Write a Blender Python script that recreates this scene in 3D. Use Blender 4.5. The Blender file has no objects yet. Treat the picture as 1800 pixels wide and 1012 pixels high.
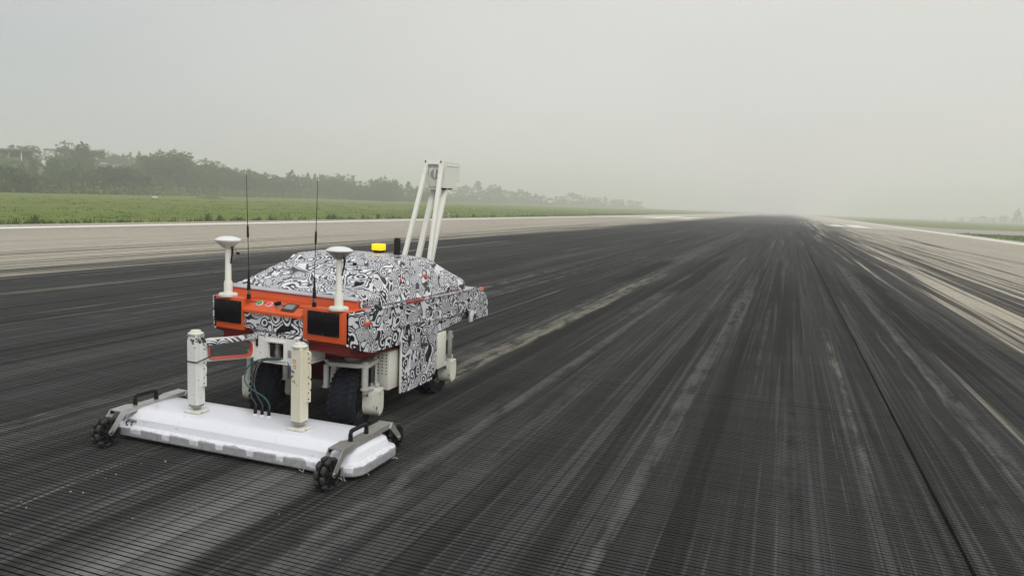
import bpy, bmesh, math, random
from mathutils import Vector, Matrix
random.seed(7)
PI = math.pi
sc = bpy.context.scene
C = sc.collection

# ------------------------------------------------------------------ camera, world, sun, exposure
CAM_H = 1.69
ROWS = ((0.937321824850888, -0.07677490679042318, 0.3399020599312735),
        (0.346195571647582, 0.0940284268672445, -0.9334384184896587),
        (0.03970419158987006, 0.9926047897467517, 0.11471402940356426))
F_PX = 1310.39
cam_data = bpy.data.cameras.new('camera')
cam_data.sensor_width = 36.0
cam_data.lens = F_PX / 1800.0 * 36.0
cam_data.clip_start = 0.05
cam_data.clip_end = 6000.0
cam = bpy.data.objects.new('camera', cam_data)
C.objects.link(cam)
RM = Matrix(ROWS)
cam.matrix_world = Matrix.Translation((0, 0, CAM_H)) @ RM.to_4x4()
sc.camera = cam

SUN_EL, SUN_AZ = math.radians(48), math.radians(132)     # veiled sun high behind the photographer
world = bpy.data.worlds.new('World')
sc.world = world
world.use_nodes = True
wt = world.node_tree
wt.nodes.clear()
wo = wt.nodes.new('ShaderNodeOutputWorld')
mixs = wt.nodes.new('ShaderNodeMixShader')
mixs.inputs[0].default_value = 0.88
sky = wt.nodes.new('ShaderNodeTexSky')
sky.sky_type = 'NISHITA'
sky.sun_disc = False
sky.sun_elevation = SUN_EL
sky.sun_rotation = SUN_AZ
b1 = wt.nodes.new('ShaderNodeBackground'); b1.inputs[1].default_value = 0.06
b2 = wt.nodes.new('ShaderNodeBackground'); b2.inputs[1].default_value = 1.0
tc = wt.nodes.new('ShaderNodeTexCoord')
sx = wt.nodes.new('ShaderNodeSeparateXYZ')
rp = wt.nodes.new('ShaderNodeValToRGB')
rp.color_ramp.elements[0].position = 0.0
rp.color_ramp.elements[0].color = (0.625, 0.635, 0.63, 1)
rp.color_ramp.elements[1].position = 1.0
rp.color_ramp.elements[1].color = (0.84, 0.86, 0.87, 1)
wt.links.new(tc.outputs['Generated'], sx.inputs[0])
wt.links.new(sx.outputs['Z'], rp.inputs[0])
# the mist is thinnest and warmest along the runway's far end
dt = wt.nodes.new('ShaderNodeVectorMath'); dt.operation = 'DOT_PRODUCT'
dt.inputs[1].default_value = (.10, .993, .06)
wt.links.new(tc.outputs['Generated'], dt.inputs[0])
mr = wt.nodes.new('ShaderNodeMapRange'); mr.interpolation_type = 'SMOOTHSTEP'
mr.inputs[1].default_value = .40; mr.inputs[2].default_value = 1.0; mr.inputs[3].default_value = 0.0; mr.inputs[4].default_value = 1.0
wt.links.new(dt.outputs['Value'], mr.inputs[0])
gm = wt.nodes.new('ShaderNodeMix'); gm.data_type = 'RGBA'
gm.inputs[6].default_value = (.85, .875, .882, 1); gm.inputs[7].default_value = (1.16, 1.12, 1.05, 1)
wt.links.new(mr.outputs[0], gm.inputs[0])
cn = wt.nodes.new('ShaderNodeTexNoise'); cn.inputs['Scale'].default_value = 2.2; cn.inputs['Detail'].default_value = 4
cmap = wt.nodes.new('ShaderNodeMapping'); cmap.inputs['Scale'].default_value = (1, 1, 2.6)
wt.links.new(tc.outputs['Generated'], cmap.inputs[0]); wt.links.new(cmap.outputs[0], cn.inputs['Vector'])
cr_ = wt.nodes.new('ShaderNodeMapRange'); cr_.inputs[1].default_value = .3; cr_.inputs[2].default_value = .7; cr_.inputs[3].default_value = .965; cr_.inputs[4].default_value = 1.035
wt.links.new(cn.outputs[0], cr_.inputs[0])
vm0 = wt.nodes.new('ShaderNodeVectorMath'); vm0.operation = 'MULTIPLY'
wt.links.new(rp.outputs[0], vm0.inputs[0]); wt.links.new(gm.outputs[2], vm0.inputs[1])
vm = wt.nodes.new('ShaderNodeVectorMath'); vm.operation = 'SCALE'
wt.links.new(vm0.outputs[0], vm.inputs[0]); wt.links.new(cr_.outputs[0], vm.inputs['Scale'])
wt.links.new(vm.outputs[0], b2.inputs[0])
wt.links.new(sky.outputs[0], b1.inputs[0])
wt.links.new(b1.outputs[0], mixs.inputs[1])
wt.links.new(b2.outputs[0], mixs.inputs[2])
wt.links.new(mixs.outputs[0], wo.inputs[0])

sl = bpy.data.lights.new('sun', 'SUN')
sl.energy = 1.9
sl.angle = math.radians(40)
sl.color = (1.0, 0.965, 0.91)
so = bpy.data.objects.new('sun', sl)
C.objects.link(so)
sd = Vector((math.sin(SUN_AZ) * math.cos(SUN_EL), math.cos(SUN_AZ) * math.cos(SUN_EL), math.sin(SUN_EL)))
so.rotation_euler = sd.to_track_quat('Z', 'Y').to_euler()
so.location = (0, 40, 60)
HAZE_DENSITY = 0.0020
sc.view_settings.view_transform = 'Standard'
sc.view_settings.look = 'None'
sc.view_settings.exposure = 0.07
sc.view_settings.gamma = 1.0
sc.view_settings.use_curve_mapping = False
sc.render.engine = 'CYCLES'
sc.cycles.volume_bounces = 3
sc.cycles.max_bounces = 6
sc.cycles.use_denoising = True

# ------------------------------------------------------------------ material helpers
class NT:
    def __init__(s, name):
        s.m = bpy.data.materials.new(name); s.m.use_nodes = True
        s.t = s.m.node_tree; s.n = s.t.nodes; s.l = s.t.links
        s.bsdf = s.n['Principled BSDF']
    def new(s, kind, **k):
        x = s.n.new(kind)
        for a, v in k.items(): setattr(x, a, v)
        return x
    def put(s, sock, v):
        if isinstance(v, bpy.types.NodeSocket): s.l.new(v, sock)
        elif v is not None: sock.default_value = v
    def math(s, op, a, b=None, c=None, clamp=False):
        x = s.new('ShaderNodeMath', operation=op, use_clamp=clamp)
        s.put(x.inputs[0], a)
        if b is not None: s.put(x.inputs[1], b)
        if c is not None: s.put(x.inputs[2], c)
        return x.outputs[0]
    def mix(s, f, a, b, mode='MIX'):
        x = s.new('ShaderNodeMix', data_type='RGBA', blend_type=mode)
        s.put(x.inputs[0], f)
        s.put(x.inputs[6], a if isinstance(a, bpy.types.NodeSocket) else tuple(a) + (1,))
        s.put(x.inputs[7], b if isinstance(b, bpy.types.NodeSocket) else tuple(b) + (1,))
        return x.outputs[2]
    def noise(s, vec, scale=1, detail=3, rough=.55, dist=0):
        x = s.new('ShaderNodeTexNoise')
        s.put(x.inputs['Vector'], vec); x.inputs['Scale'].default_value = scale
        x.inputs['Detail'].default_value = detail; x.inputs['Roughness'].default_value = rough
        x.inputs['Distortion'].default_value = dist
        return x.outputs[0]
    def vmul(s, vec, v):
        x = s.new('ShaderNodeVectorMath', operation='MULTIPLY')
        s.put(x.inputs[0], vec); s.put(x.inputs[1], v); return x.outputs[0]
    def vadd(s, vec, v):
        x = s.new('ShaderNodeVectorMath', operation='ADD')
        s.put(x.inputs[0], vec); s.put(x.inputs[1], v); return x.outputs[0]
    def ramp(s, f, stops, interp='LINEAR'):
        x = s.new('ShaderNodeValToRGB'); cr = x.color_ramp; cr.interpolation = interp
        while len(cr.elements) < len(stops): cr.elements.new(0.5)
        for e, (p, c) in zip(cr.elements, stops):
            e.position = p
            e.color = (c, c, c, 1) if not isinstance(c, tuple) else c + (1,)
        s.put(x.inputs[0], f); return x.outputs[0]
    def smooth(s, v, a, b):
        x = s.new('ShaderNodeMapRange', interpolation_type='SMOOTHSTEP')
        s.put(x.inputs[0], v); x.inputs[1].default_value = a; x.inputs[2].default_value = b
        return x.outputs[0]
    def obj(s): return s.new('ShaderNodeTexCoord').outputs['Object']
    def pos(s): return s.new('ShaderNodeNewGeometry').outputs['Position']
    def xyz(s, v):
        x = s.new('ShaderNodeSeparateXYZ'); s.put(x.inputs[0], v); return x.outputs
    def bump(s, h, strength=.3, dist=.01):
        x = s.new('ShaderNodeBump'); x.inputs['Strength'].default_value = strength
        x.inputs['Distance'].default_value = dist; s.put(x.inputs['Height'], h)
        s.l.new(x.outputs[0], s.bsdf.inputs['Normal'])
    def out(s, col=None, rough=.6, metal=0, spec=None):
        if col is not None:
            s.put(s.bsdf.inputs['Base Color'], col if isinstance(col, bpy.types.NodeSocket) else tuple(col) + (1,))
        s.put(s.bsdf.inputs['Roughness'], rough); s.bsdf.inputs['Metallic'].default_value = metal
        if spec is not None: s.bsdf.inputs['Specular IOR Level'].default_value = spec
        return s.m

def paint(name, col, rough=.45, dirt=.25, dcol=(.12, .11, .1), scale=9, metal=0, spec=None, chips=0):
    t = NT(name); p = t.obj()
    n = t.noise(p, scale, 5, .65)
    n2 = t.noise(p, scale * 5, 3, .6)
    f = t.math('MULTIPLY', t.smooth(n, .48, .78), dirt)
    c = t.mix(f, col, dcol)
    f2 = t.math('MULTIPLY', t.smooth(n2, .4, .7), dirt * .35)
    c = t.mix(f2, c, dcol)
    if chips:
        n3 = t.noise(p, 21, 4, .7)
        c = t.mix(t.smooth(n3, .70 - chips * .1, .72 - chips * .1), c, (.07, .06, .05))
    r = t.math('ADD', rough - .08, t.math('MULTIPLY', n, .16))
    return t.out(c, r, metal, spec)

M = {}
def flat(name, col, rough=.6, metal=0, dirt=.2, **k):
    M[name] = paint(name, col, rough, dirt, metal=metal, **k)
flat('orange', (.66, .096, .020), .42, dirt=.22, dcol=(.22, .06, .03))
flat('dark_red', (.21, .013, .008), .5, dirt=.4, dcol=(.05, .02, .015))
flat('white_paint', (.78, .78, .75), .4, dirt=.25, dcol=(.28, .27, .24), chips=.25)
flat('cream_paint', (.74, .73, .64), .45, dirt=.3, dcol=(.3, .28, .23), chips=.35)
flat('mast_white', (.78, .77, .70), .4, dirt=.12, dcol=(.4, .39, .34))
flat('aluminium', (.50, .49, .46), .42, metal=.65, dirt=.35, dcol=(.22, .21, .2))
flat('cast_grey', (.36, .36, .34), .5, metal=.3, dirt=.4)
flat('fork_grey', (.50, .50, .47), .45, metal=.15, dirt=.35, dcol=(.16, .15, .14))
flat('steel', (.5, .5, .5), .25, metal=1, dirt=.1)
flat('bright_steel', (.85, .84, .8), .18, metal=1, dirt=.1)
flat('black_gloss', (.003, .003, .004), .3, dirt=.1, dcol=(.012, .012, .012), spec=.22)
flat('black_plastic', (.010, .010, .011), .5, dirt=.3, dcol=(.03, .03, .03), spec=.2)
flat('dark_steel', (.03, .03, .032), .5, dirt=.3, dcol=(.09, .08, .07))
flat('rubber', (.014, .016, .022), .85, dirt=.4, dcol=(.022, .022, .023), spec=.15)
flat('roller_rubber', (.018, .018, .019), .7, dirt=.6, dcol=(.10, .095, .085), scale=30)
flat('strip_white', (.78, .78, .77), .35, dirt=.2, dcol=(.35, .33, .33))
flat('hem_grey', (.50, .47, .50), .4, dirt=.2)
flat('red_plastic', (.55, .03, .03), .4, dirt=.15)
flat('green_plastic', (.05, .32, .09), .4, dirt=.1)
flat('pink_plastic', (.75, .10, .12), .4, dirt=.1)
flat('screen_grey', (.22, .23, .22), .3, dirt=.1)
flat('orange_lens', (.72, .10, .02), .25, dirt=.1)
flat('coral_trim', (.60, .09, .05), .5, dirt=.3, dcol=(.3, .08, .06))
flat('teal_cable', (.015, .09, .075), .5, dirt=.1)
flat('blue_cable', (.02, .06, .22), .5, dirt=.1)
flat('steel_post', (.10, .105, .10), .6, dirt=.3)
flat('fence_dark', (.04, .035, .03), .8, dirt=.3)
flat('shed_roof', (.11, .10, .095), .7, dirt=.3)
flat('shed_wall', (.26, .25, .23), .8, dirt=.3)
flat('far_wall', (.35, .35, .34), .8, dirt=.3)
flat('bark', (.07, .055, .04), .9, dirt=.4)
flat('chip_pale', (.42, .40, .35), .8, dirt=.2)
flat('seal_black', (.004, .004, .004), .9, dirt=.2, dcol=(.012, .012, .012), spec=.04)
flat('groove_shade', (.011, .011, .011), .95, dirt=.4, dcol=(.03, .029, .027), spec=.03)  # shade inside the runway grooves, put into a near-black colour
flat('tank_white', (.72, .72, .7), .5, dirt=.2)

def m_beacon():
    t = NT('lit_amber')
    t.out((.95, .55, .01), .3)
    p = t.xyz(t.obj())
    t.bsdf.inputs['Emission Color'].default_value = (1, .62, .0, 1)
    t.bsdf.inputs['Emission Strength'].default_value = .75
    return t.m
M['lit_amber'] = m_beacon()

def m_camo():
    t = NT('camouflage_wrap')
    p = t.obj()
    # warp the coordinates so discs and bands become uneven
    nz = t.new('ShaderNodeTexNoise'); nz.inputs['Scale'].default_value = 3.5; nz.inputs['Detail'].default_value = 1
    t.l.new(p, nz.inputs['Vector'])
    wv = t.vmul(t.vadd(nz.outputs['Color'], (-.5, -.5, -.5)), (.15, .15, .15))
    pw = t.vadd(p, wv)
    # broad contour bands, ink and white
    n = t.noise(pw, 6.8, .5, .5, .9)
    bands = t.math('SINE', t.math('MULTIPLY', n, 54))
    white = t.smooth(bands, -.05, .12)
    ink = (.009, .009, .012); wht = (.76, .76, .80); gry = (.13, .13, .15)
    # where the contours run slowly the wrap shows plain grey
    c = t.mix(white, ink, wht)
    # ringed discs
    v = t.new('ShaderNodeTexVoronoi'); v.inputs['Scale'].default_value = 10.2; v.inputs['Randomness'].default_value = .9
    t.l.new(t.vadd(pw, (3.1, 1.7, .4)), v.inputs['Vector'])
    cs = t.new('ShaderNodeSeparateColor'); t.l.new(v.outputs['Color'], cs.inputs[0])
    d = v.outputs['Distance']
    rad = t.math('MULTIPLY_ADD', cs.outputs[2], .22, .40)
    inside = t.math('MULTIPLY', t.math('LESS_THAN', d, rad), t.math('GREATER_THAN', cs.outputs[1], .22))
    freq = t.math('MULTIPLY_ADD', cs.outputs[0], 26, 28)
    ring = t.smooth(t.math('SINE', t.math('MULTIPLY', d, freq)), -.25, .15)
    fine = t.math('GREATER_THAN', cs.outputs[0], .40)
    dark = t.mix(fine, ink, gry)
    disc = t.mix(ring, dark, wht)
    c = t.mix(inside, c, disc)
    rim = t.math('MULTIPLY', t.math('LESS_THAN', t.math('ABSOLUTE', t.math('SUBTRACT', d, rad)), .022), t.math('GREATER_THAN', cs.outputs[1], .22))
    c = t.mix(rim, c, ink)
    dn = t.noise(p, 6, 4, .6)
    c = t.mix(t.math('MULTIPLY', t.smooth(dn, .45, .8), .25), c, (.25, .24, .22))
    t.out(c, .36)
    return t.m
M['camo'] = m_camo()

def m_radar():
    t = NT('radar_shell')
    p = t.obj(); z = t.xyz(p)
    n = t.noise(t.vmul(p, (1, 1, .2)), 7, 3, .6)
    n2 = t.noise(p, 30, 4, .65)
    # grey scraped gelcoat along the lower skirt with blocky upper border
    ph = t.math('ADD', t.math('MULTIPLY', z[0], 27), t.math('MULTIPLY', t.noise(t.vmul(p, (1, .1, .1)), 3.0, 2, .5), 5))
    blk = t.math('MULTIPLY', t.smooth(t.math('SINE', ph), .50, .62), .036)
    lim = t.math('ADD', t.math('SUBTRACT', .093, blk), t.math('MULTIPLY', t.math('SUBTRACT', n, .5), .03))
    worn = t.math('MULTIPLY', t.math('LESS_THAN', z[2], lim), t.smooth(t.math('ABSOLUTE', z[1]), -.1, .0))
    c = t.mix(t.math('MULTIPLY', worn, .72), (.76, .765, .82), (.22, .215, .22))
    sc1 = t.smooth(t.noise(t.vmul(p, (2.5, 9, 9)), 3.2, 5, .75), .62, .67)
    c = t.mix(t.math('MULTIPLY', sc1, .55), c, (.4, .39, .39))
    low = t.math('MULTIPLY', t.smooth(z[2], .13, .05), t.smooth(n2, .42, .7))
    c = t.mix(t.math('MULTIPLY', low, .5), c, (.16, .155, .15))
    c = t.mix(t.math('MULTIPLY', t.smooth(n2, .5, .8), .06), c, (.35, .34, .33))
    t.out(c, t.math('MULTIPLY_ADD', worn, .3, .26), 0, .45)
    return t.m
M['radar'] = m_radar()

def m_pillar():
    t = NT('chipped_pillar_paint')
    p = t.obj(); z = t.xyz(p)
    n = t.noise(p, 26, 4, .72)
    n2 = t.noise(t.vmul(p, (1, 1, .5)), 13, 4, .6)
    world_x = t.xyz(t.pos())[0]
    isl = t.math('LESS_THAN', world_x, -3.3)
    up = t.math('MULTIPLY', t.smooth(z[2], .40, .525), isl)
    th = t.math('SUBTRACT', .655, t.math('MULTIPLY', up, .16))
    th = t.math('ADD', th, t.math('MULTIPLY', t.math('SUBTRACT', 1, isl), .03))
    chip = t.math('GREATER_THAN', n, th)
    base = t.mix(t.math('SUBTRACT', 1, isl), (.76, .76, .74), (.74, .70, .56))
    c = t.mix(t.math('MULTIPLY', t.smooth(n2, .5, .75), .25), base, (.36, .33, .27))
    c = t.mix(chip, c, (.05, .045, .04))
    return t.out(c, .5)
M['pillar'] = m_pillar()

# ------------------------------------------------------------------ runway material: concrete with tyre rubber laid along the runway (world Y)
def m_runway(name):
    t = NT(name)
    P = t.pos(); q = t.xyz(P)
    X, Y = q[0], q[1]
    def st(sxx, syy, off=0.0):
        cmb = t.new('ShaderNodeCombineXYZ')
        t.put(cmb.inputs[0], t.math('MULTIPLY', X, sxx)); t.put(cmb.inputs[1], t.math('MULTIPLY', Y, syy)); cmb.inputs[2].default_value = off
        return cmb.outputs[0]
    # laid-rubber density across the runway; it thins out beyond the touchdown zone
    lo, hi = -30.0, 20.0
    fx = t.math('DIVIDE', t.math('SUBTRACT', X, lo), hi - lo)
    def k(x): return (x - lo) / (hi - lo)
    far = t.math('SUBTRACT', 1.0, t.math('MULTIPLY', t.smooth(Y, 170, 560), .62))
    prof = t.ramp(fx, [(k(-29), .0), (k(-22), .03), (k(-17), .10), (k(-14), .30), (k(-12.2), .74), (k(-5), .92), (k(1.4), .86),
                       (k(2.4), .58), (k(3.6), .36), (k(6.5), .25), (k(9.5), .15), (k(13), .04), (k(19), .0)])
    prof = t.math('MULTIPLY', prof, far)
    broad = t.noise(st(.42, .012, 3.3), 1, 3, .55)
    streak = t.noise(st(1.5, .026, 9.1), 1, 6, .64)
    streak2 = t.noise(st(4.2, .040, 1.2), 1, 4, .62)
    fine = t.noise(st(16, .10, 5.5), 1, 4, .66)
    hair = t.noise(st(46, .24, 6.5), 1, 3, .6)
    v = t.math('ADD', prof, t.math('MULTIPLY', t.math('SUBTRACT', streak, .5), 1.0))
    v = t.math('ADD', v, t.math('MULTIPLY', t.math('SUBTRACT', broad, .5), .8))
    v = t.math('ADD', v, t.math('MULTIPLY', t.math('SUBTRACT', streak2, .5), 1.15))
    v = t.math('ADD', v, t.math('MULTIPLY', t.math('SUBTRACT', fine, .5), .55))
    cov = t.smooth(v, .32, .60)
    # single skid marks scattered over the pale concrete either side
    pr2 = t.ramp(fx, [(k(-26), .04), (k(-22), .28), (k(-18), .56), (k(-13.5), .84), (k(-11.8), .7), (k(2), .7), (k(3.2), .96), (k(5.5), .82), (k(8), .56), (k(10.5), .32), (k(14), .06)])
    sk = t.noise(st(3.2, .022, 41.0), 1, 4, .6)
    sk2 = t.noise(st(7.5, .034, 47.0), 1, 3, .58)
    th = t.math('SUBTRACT', .80, t.math('MULTIPLY', pr2, .36))
    s1 = t.smooth(t.math('SUBTRACT', sk, th), -.01, .07)
    s2 = t.smooth(t.math('SUBTRACT', sk2, th), -.01, .07)
    cov = t.math('MAXIMUM', cov, t.math('MULTIPLY', t.math('MAXIMUM', s1, s2), .92))
    ptch = t.noise(st(.9, .10, 7.7), 1, 4, .6)
    cross = t.noise(st(.16, 1.5, 12.7), 1, 4, .65)
    brk = t.noise(st(7, 1.6, 4.0), 1, 4, .7)
    grain = t.noise(P, 55, 4, .7)
    tan = t.mix(t.noise(st(.5, .05, 2.2), 1, 4, .6), (.475, .430, .345), (.56, .515, .42))
    tan = t.mix(t.math('MULTIPLY', t.smooth(grain, .35, .75), .20), tan, (.31, .285, .235))
    tan = t.mix(t.math('MULTIPLY', t.smooth(streak, .48, .7), .32), tan, (.25, .235, .205))
    tan = t.mix(t.math('MULTIPLY', t.smooth(streak2, .55, .72), .22), tan, (.22, .21, .19))
    # rubber film: dark and mid grey lanes, pale worn lanes, black single skids on top
    rub = t.mix(t.smooth(streak, .34, .66), (.017, .0178, .0195), (.039, .0402, .0425))
    rub = t.mix(t.math('MULTIPLY', t.smooth(ptch, .45, .70), .35), rub, (.054, .055, .057))
    rub = t.mix(t.math('MULTIPLY', t.smooth(cross, .50, .72), .22), rub, (.068, .069, .071))
    rub = t.mix(t.math('MULTIPLY', t.smooth(fine, .53, .63), .52), rub, (.092, .094, .096))
    rub = t.mix(t.math('MULTIPLY', t.smooth(hair, .55, .66), .40), rub, (.115, .114, .112))
    worn = t.math('MULTIPLY', t.smooth(t.noise(st(2.3, .030, 22.0), 1, 5, .62), .555, .62), t.smooth(brk, .34, .60))
    rub = t.mix(t.math('MULTIPLY', worn, .60), rub, (.135, .136, .134))
    pale = t.math('MULTIPLY', t.smooth(t.noise(st(2.6, .026, 31.0), 1, 5, .62), .625, .68), t.smooth(brk, .38, .62))
    rub = t.mix(t.math('MULTIPLY', pale, .72), rub, (.23, .22, .185))
    blk = t.smooth(t.noise(st(3.6, .036, 55.0), 1, 4, .6), .56, .62)
    rub = t.mix(t.math('MULTIPLY', blk, .80), rub, (.0125, .0125, .0135))
    rub = t.mix(t.math('MULTIPLY', t.smooth(fine, .46, .34), .50), rub, (.015, .015, .016))
    # marks with a place of their own: worn lanes and two heavy skids
    wob = t.math('MULTIPLY', t.math('SUBTRACT', t.noise(st(0, .35, 61.0), 1, 3, .5), .5), .30)
    def band(xc, hw, y0, y1, soft=.6):
        d_ = t.math('SUBTRACT', hw, t.math('ABSOLUTE', t.math('SUBTRACT', t.math('ADD', X, wob), xc)))
        a_ = t.smooth(d_, 0, hw * soft)
        l_ = t.math('MULTIPLY', t.smooth(Y, y0 - 1.0, y0 + 1.0), t.smooth(Y, y1 + 1.5, y1 - 1.5))
        return t.math('MULTIPLY', a_, l_)
    tex = t.math('MULTIPLY_ADD', t.smooth(fine, .38, .6), .6, .4)
    for (xc, hw, y0, y1, st_, colr, bk) in ((-2.72, .34, -8, 4.2, .78, (.20, .200, .190), 0), (-2.95, .17, 5.6, 19, .85, (.30, .285, .225), 1), (-2.12, .14, -6, 6, .40, (.15, .148, .138), 1),
                                            (-1.72, .10, 2.6, 9, .35, (.14, .138, .13), 1), (1.33, .03, 3, 12, .45, (.2, .195, .18), 1), (1.52, .03, 4, 12, .40, (.2, .195, .18), 1), (-4.7, .22, 1, 9, .32, (.14, .138, .13), 0), (-6.4, .35, 1, 14, .28, (.13, .13, .125), 0),
                                            (.15, .12, 3, 7.5, .28, (.13, .13, .12), 1), (-3.3, .5, 24, 60, .35, (.17, .165, .15), 1)):
        f_ = t.math('MULTIPLY', band(xc, hw, y0, y1), tex)
        if bk: f_ = t.math('MULTIPLY', f_, t.smooth(brk, .34, .56))
        rub = t.mix(t.math('MULTIPLY', f_, st_), rub, colr)
    for (xc, hw, y0, y1) in ((-3.5, .26, 16.5, 24), (-2.05, .24, 15, 28), (2.1, .22, 9.5, 24)):
        rub = t.mix(t.math('MULTIPLY', band(xc, hw, y0, y1, .4), .85), rub, (.0115, .0115, .0125))
    for (xc, y0, y1) in ((-3.70, 2.0, 4.2), (-5.03, 2.0, 5.8)):
        f_ = t.math('MULTIPLY', band(xc, .008, y0, y1, .5), t.smooth(brk, .40, .58))
        rub = t.mix(t.math('MULTIPLY', f_, .6), rub, (.32, .31, .27))
    rub = t.mix(t.math('MULTIPLY', t.smooth(grain, .55, .85), .25), rub, (.11, .108, .104))
    # thin dry scrape lines, broken by the grooves' edges
    scr = t.noise(st(10, .024, 14.0), 1, 2, .5)
    line = t.math('MULTIPLY', t.smooth(scr, .70, .73), t.smooth(brk, .42, .56))
    rub = t.mix(t.math('MULTIPLY', line, .75), rub, (.34, .325, .29))
    c = t.mix(t.math('MULTIPLY', cov, .97), tan, rub)
    # painted-over pavement shoulder beyond the edge lines is a little darker
    t.out(c, .92, 0, .06)
    t.bump(grain, .25, .004)
    return t.m
M['runway'] = m_runway('runway_concrete')

def m_mark():
    t = NT('runway_marking_paint'); P = t.pos()
    n = t.noise(P, 3, 5, .65)
    n2 = t.noise(t.vmul(P, (2, .1, 1)), 1, 4, .6)
    c = t.mix(t.math('MULTIPLY', t.smooth(n, .45, .8), .3), (.82, .81, .77), (.45, .42, .36))
    c = t.mix(t.math('MULTIPLY', t.smooth(n2, .55, .8), .5), c, (.40, .37, .31))
    return t.out(c, .7)
M['marking'] = m_mark()

def m_plain(name, a, b, sc1, c3=None, band=(.02, .05, .02)):
    t = NT(name); P = t.pos()
    n = t.noise(P, sc1, 6, .65); n2 = t.noise(t.vmul(P, band), 1, 4, .6)
    c = t.mix(t.smooth(n, .3, .7), a, b)
    if c3: c = t.mix(t.math('MULTIPLY', t.smooth(n2, .42, .62), .75), c, c3)
    t.out(c, .9, 0, .2)
    return t.m
M['shoulder'] = m_plain('shoulder_asphalt', (.16, .145, .125), (.24, .22, .19), .8)
M['taxi'] = m_plain('taxiway_concrete', (.30, .27, .235), (.37, .34, .29), .4)
M['field'] = m_plain('field_grass', (.078, .140, .008), (.128, .190, .016), .5, (.175, .175, .045), band=(.085, .004, 0))
M['hillsoil'] = m_plain('hill_scrub', (.05, .09, .018), (.11, .16, .030), .14, (.13, .17, .035))

def m_leaf(name, a, b):
    t = NT(name)
    oi = t.new('ShaderNodeObjectInfo')
    g = t.new('ShaderNodeNewGeometry')
    n = t.noise(g.outputs['Position'], .6, 2, .5)
    f = t.math('ADD', t.math('MULTIPLY', g.outputs['Random Per Island'], .55), t.math('MULTIPLY', n, .45))
    c = t.mix(f, a, b)
    c = t.mix(t.math('MULTIPLY', oi.outputs['Random'], .40), c, (.068, .115, .02))
    t.out(c, .75, 0, .25)
    return t.m
M['leaf_dark'] = m_leaf('leaf_dark', (.018, .060, .010), (.048, .115, .018))
M['leaf_mid'] = m_leaf('leaf_mid', (.028, .090, .010), (.070, .155, .020))
M['leaf_light'] = m_leaf('leaf_light', (.075, .15, .012), (.14, .215, .026))
M['blade'] = m_leaf('grass_blade', (.07, .125, .011), (.125, .18, .024))
M['weed'] = m_leaf('weed_leaf', (.045, .09, .013), (.095, .145, .025))
M['bright_grass'] = m_plain('verge_grass_green', (.05, .13, .02), (.085, .19, .034), .6)

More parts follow.
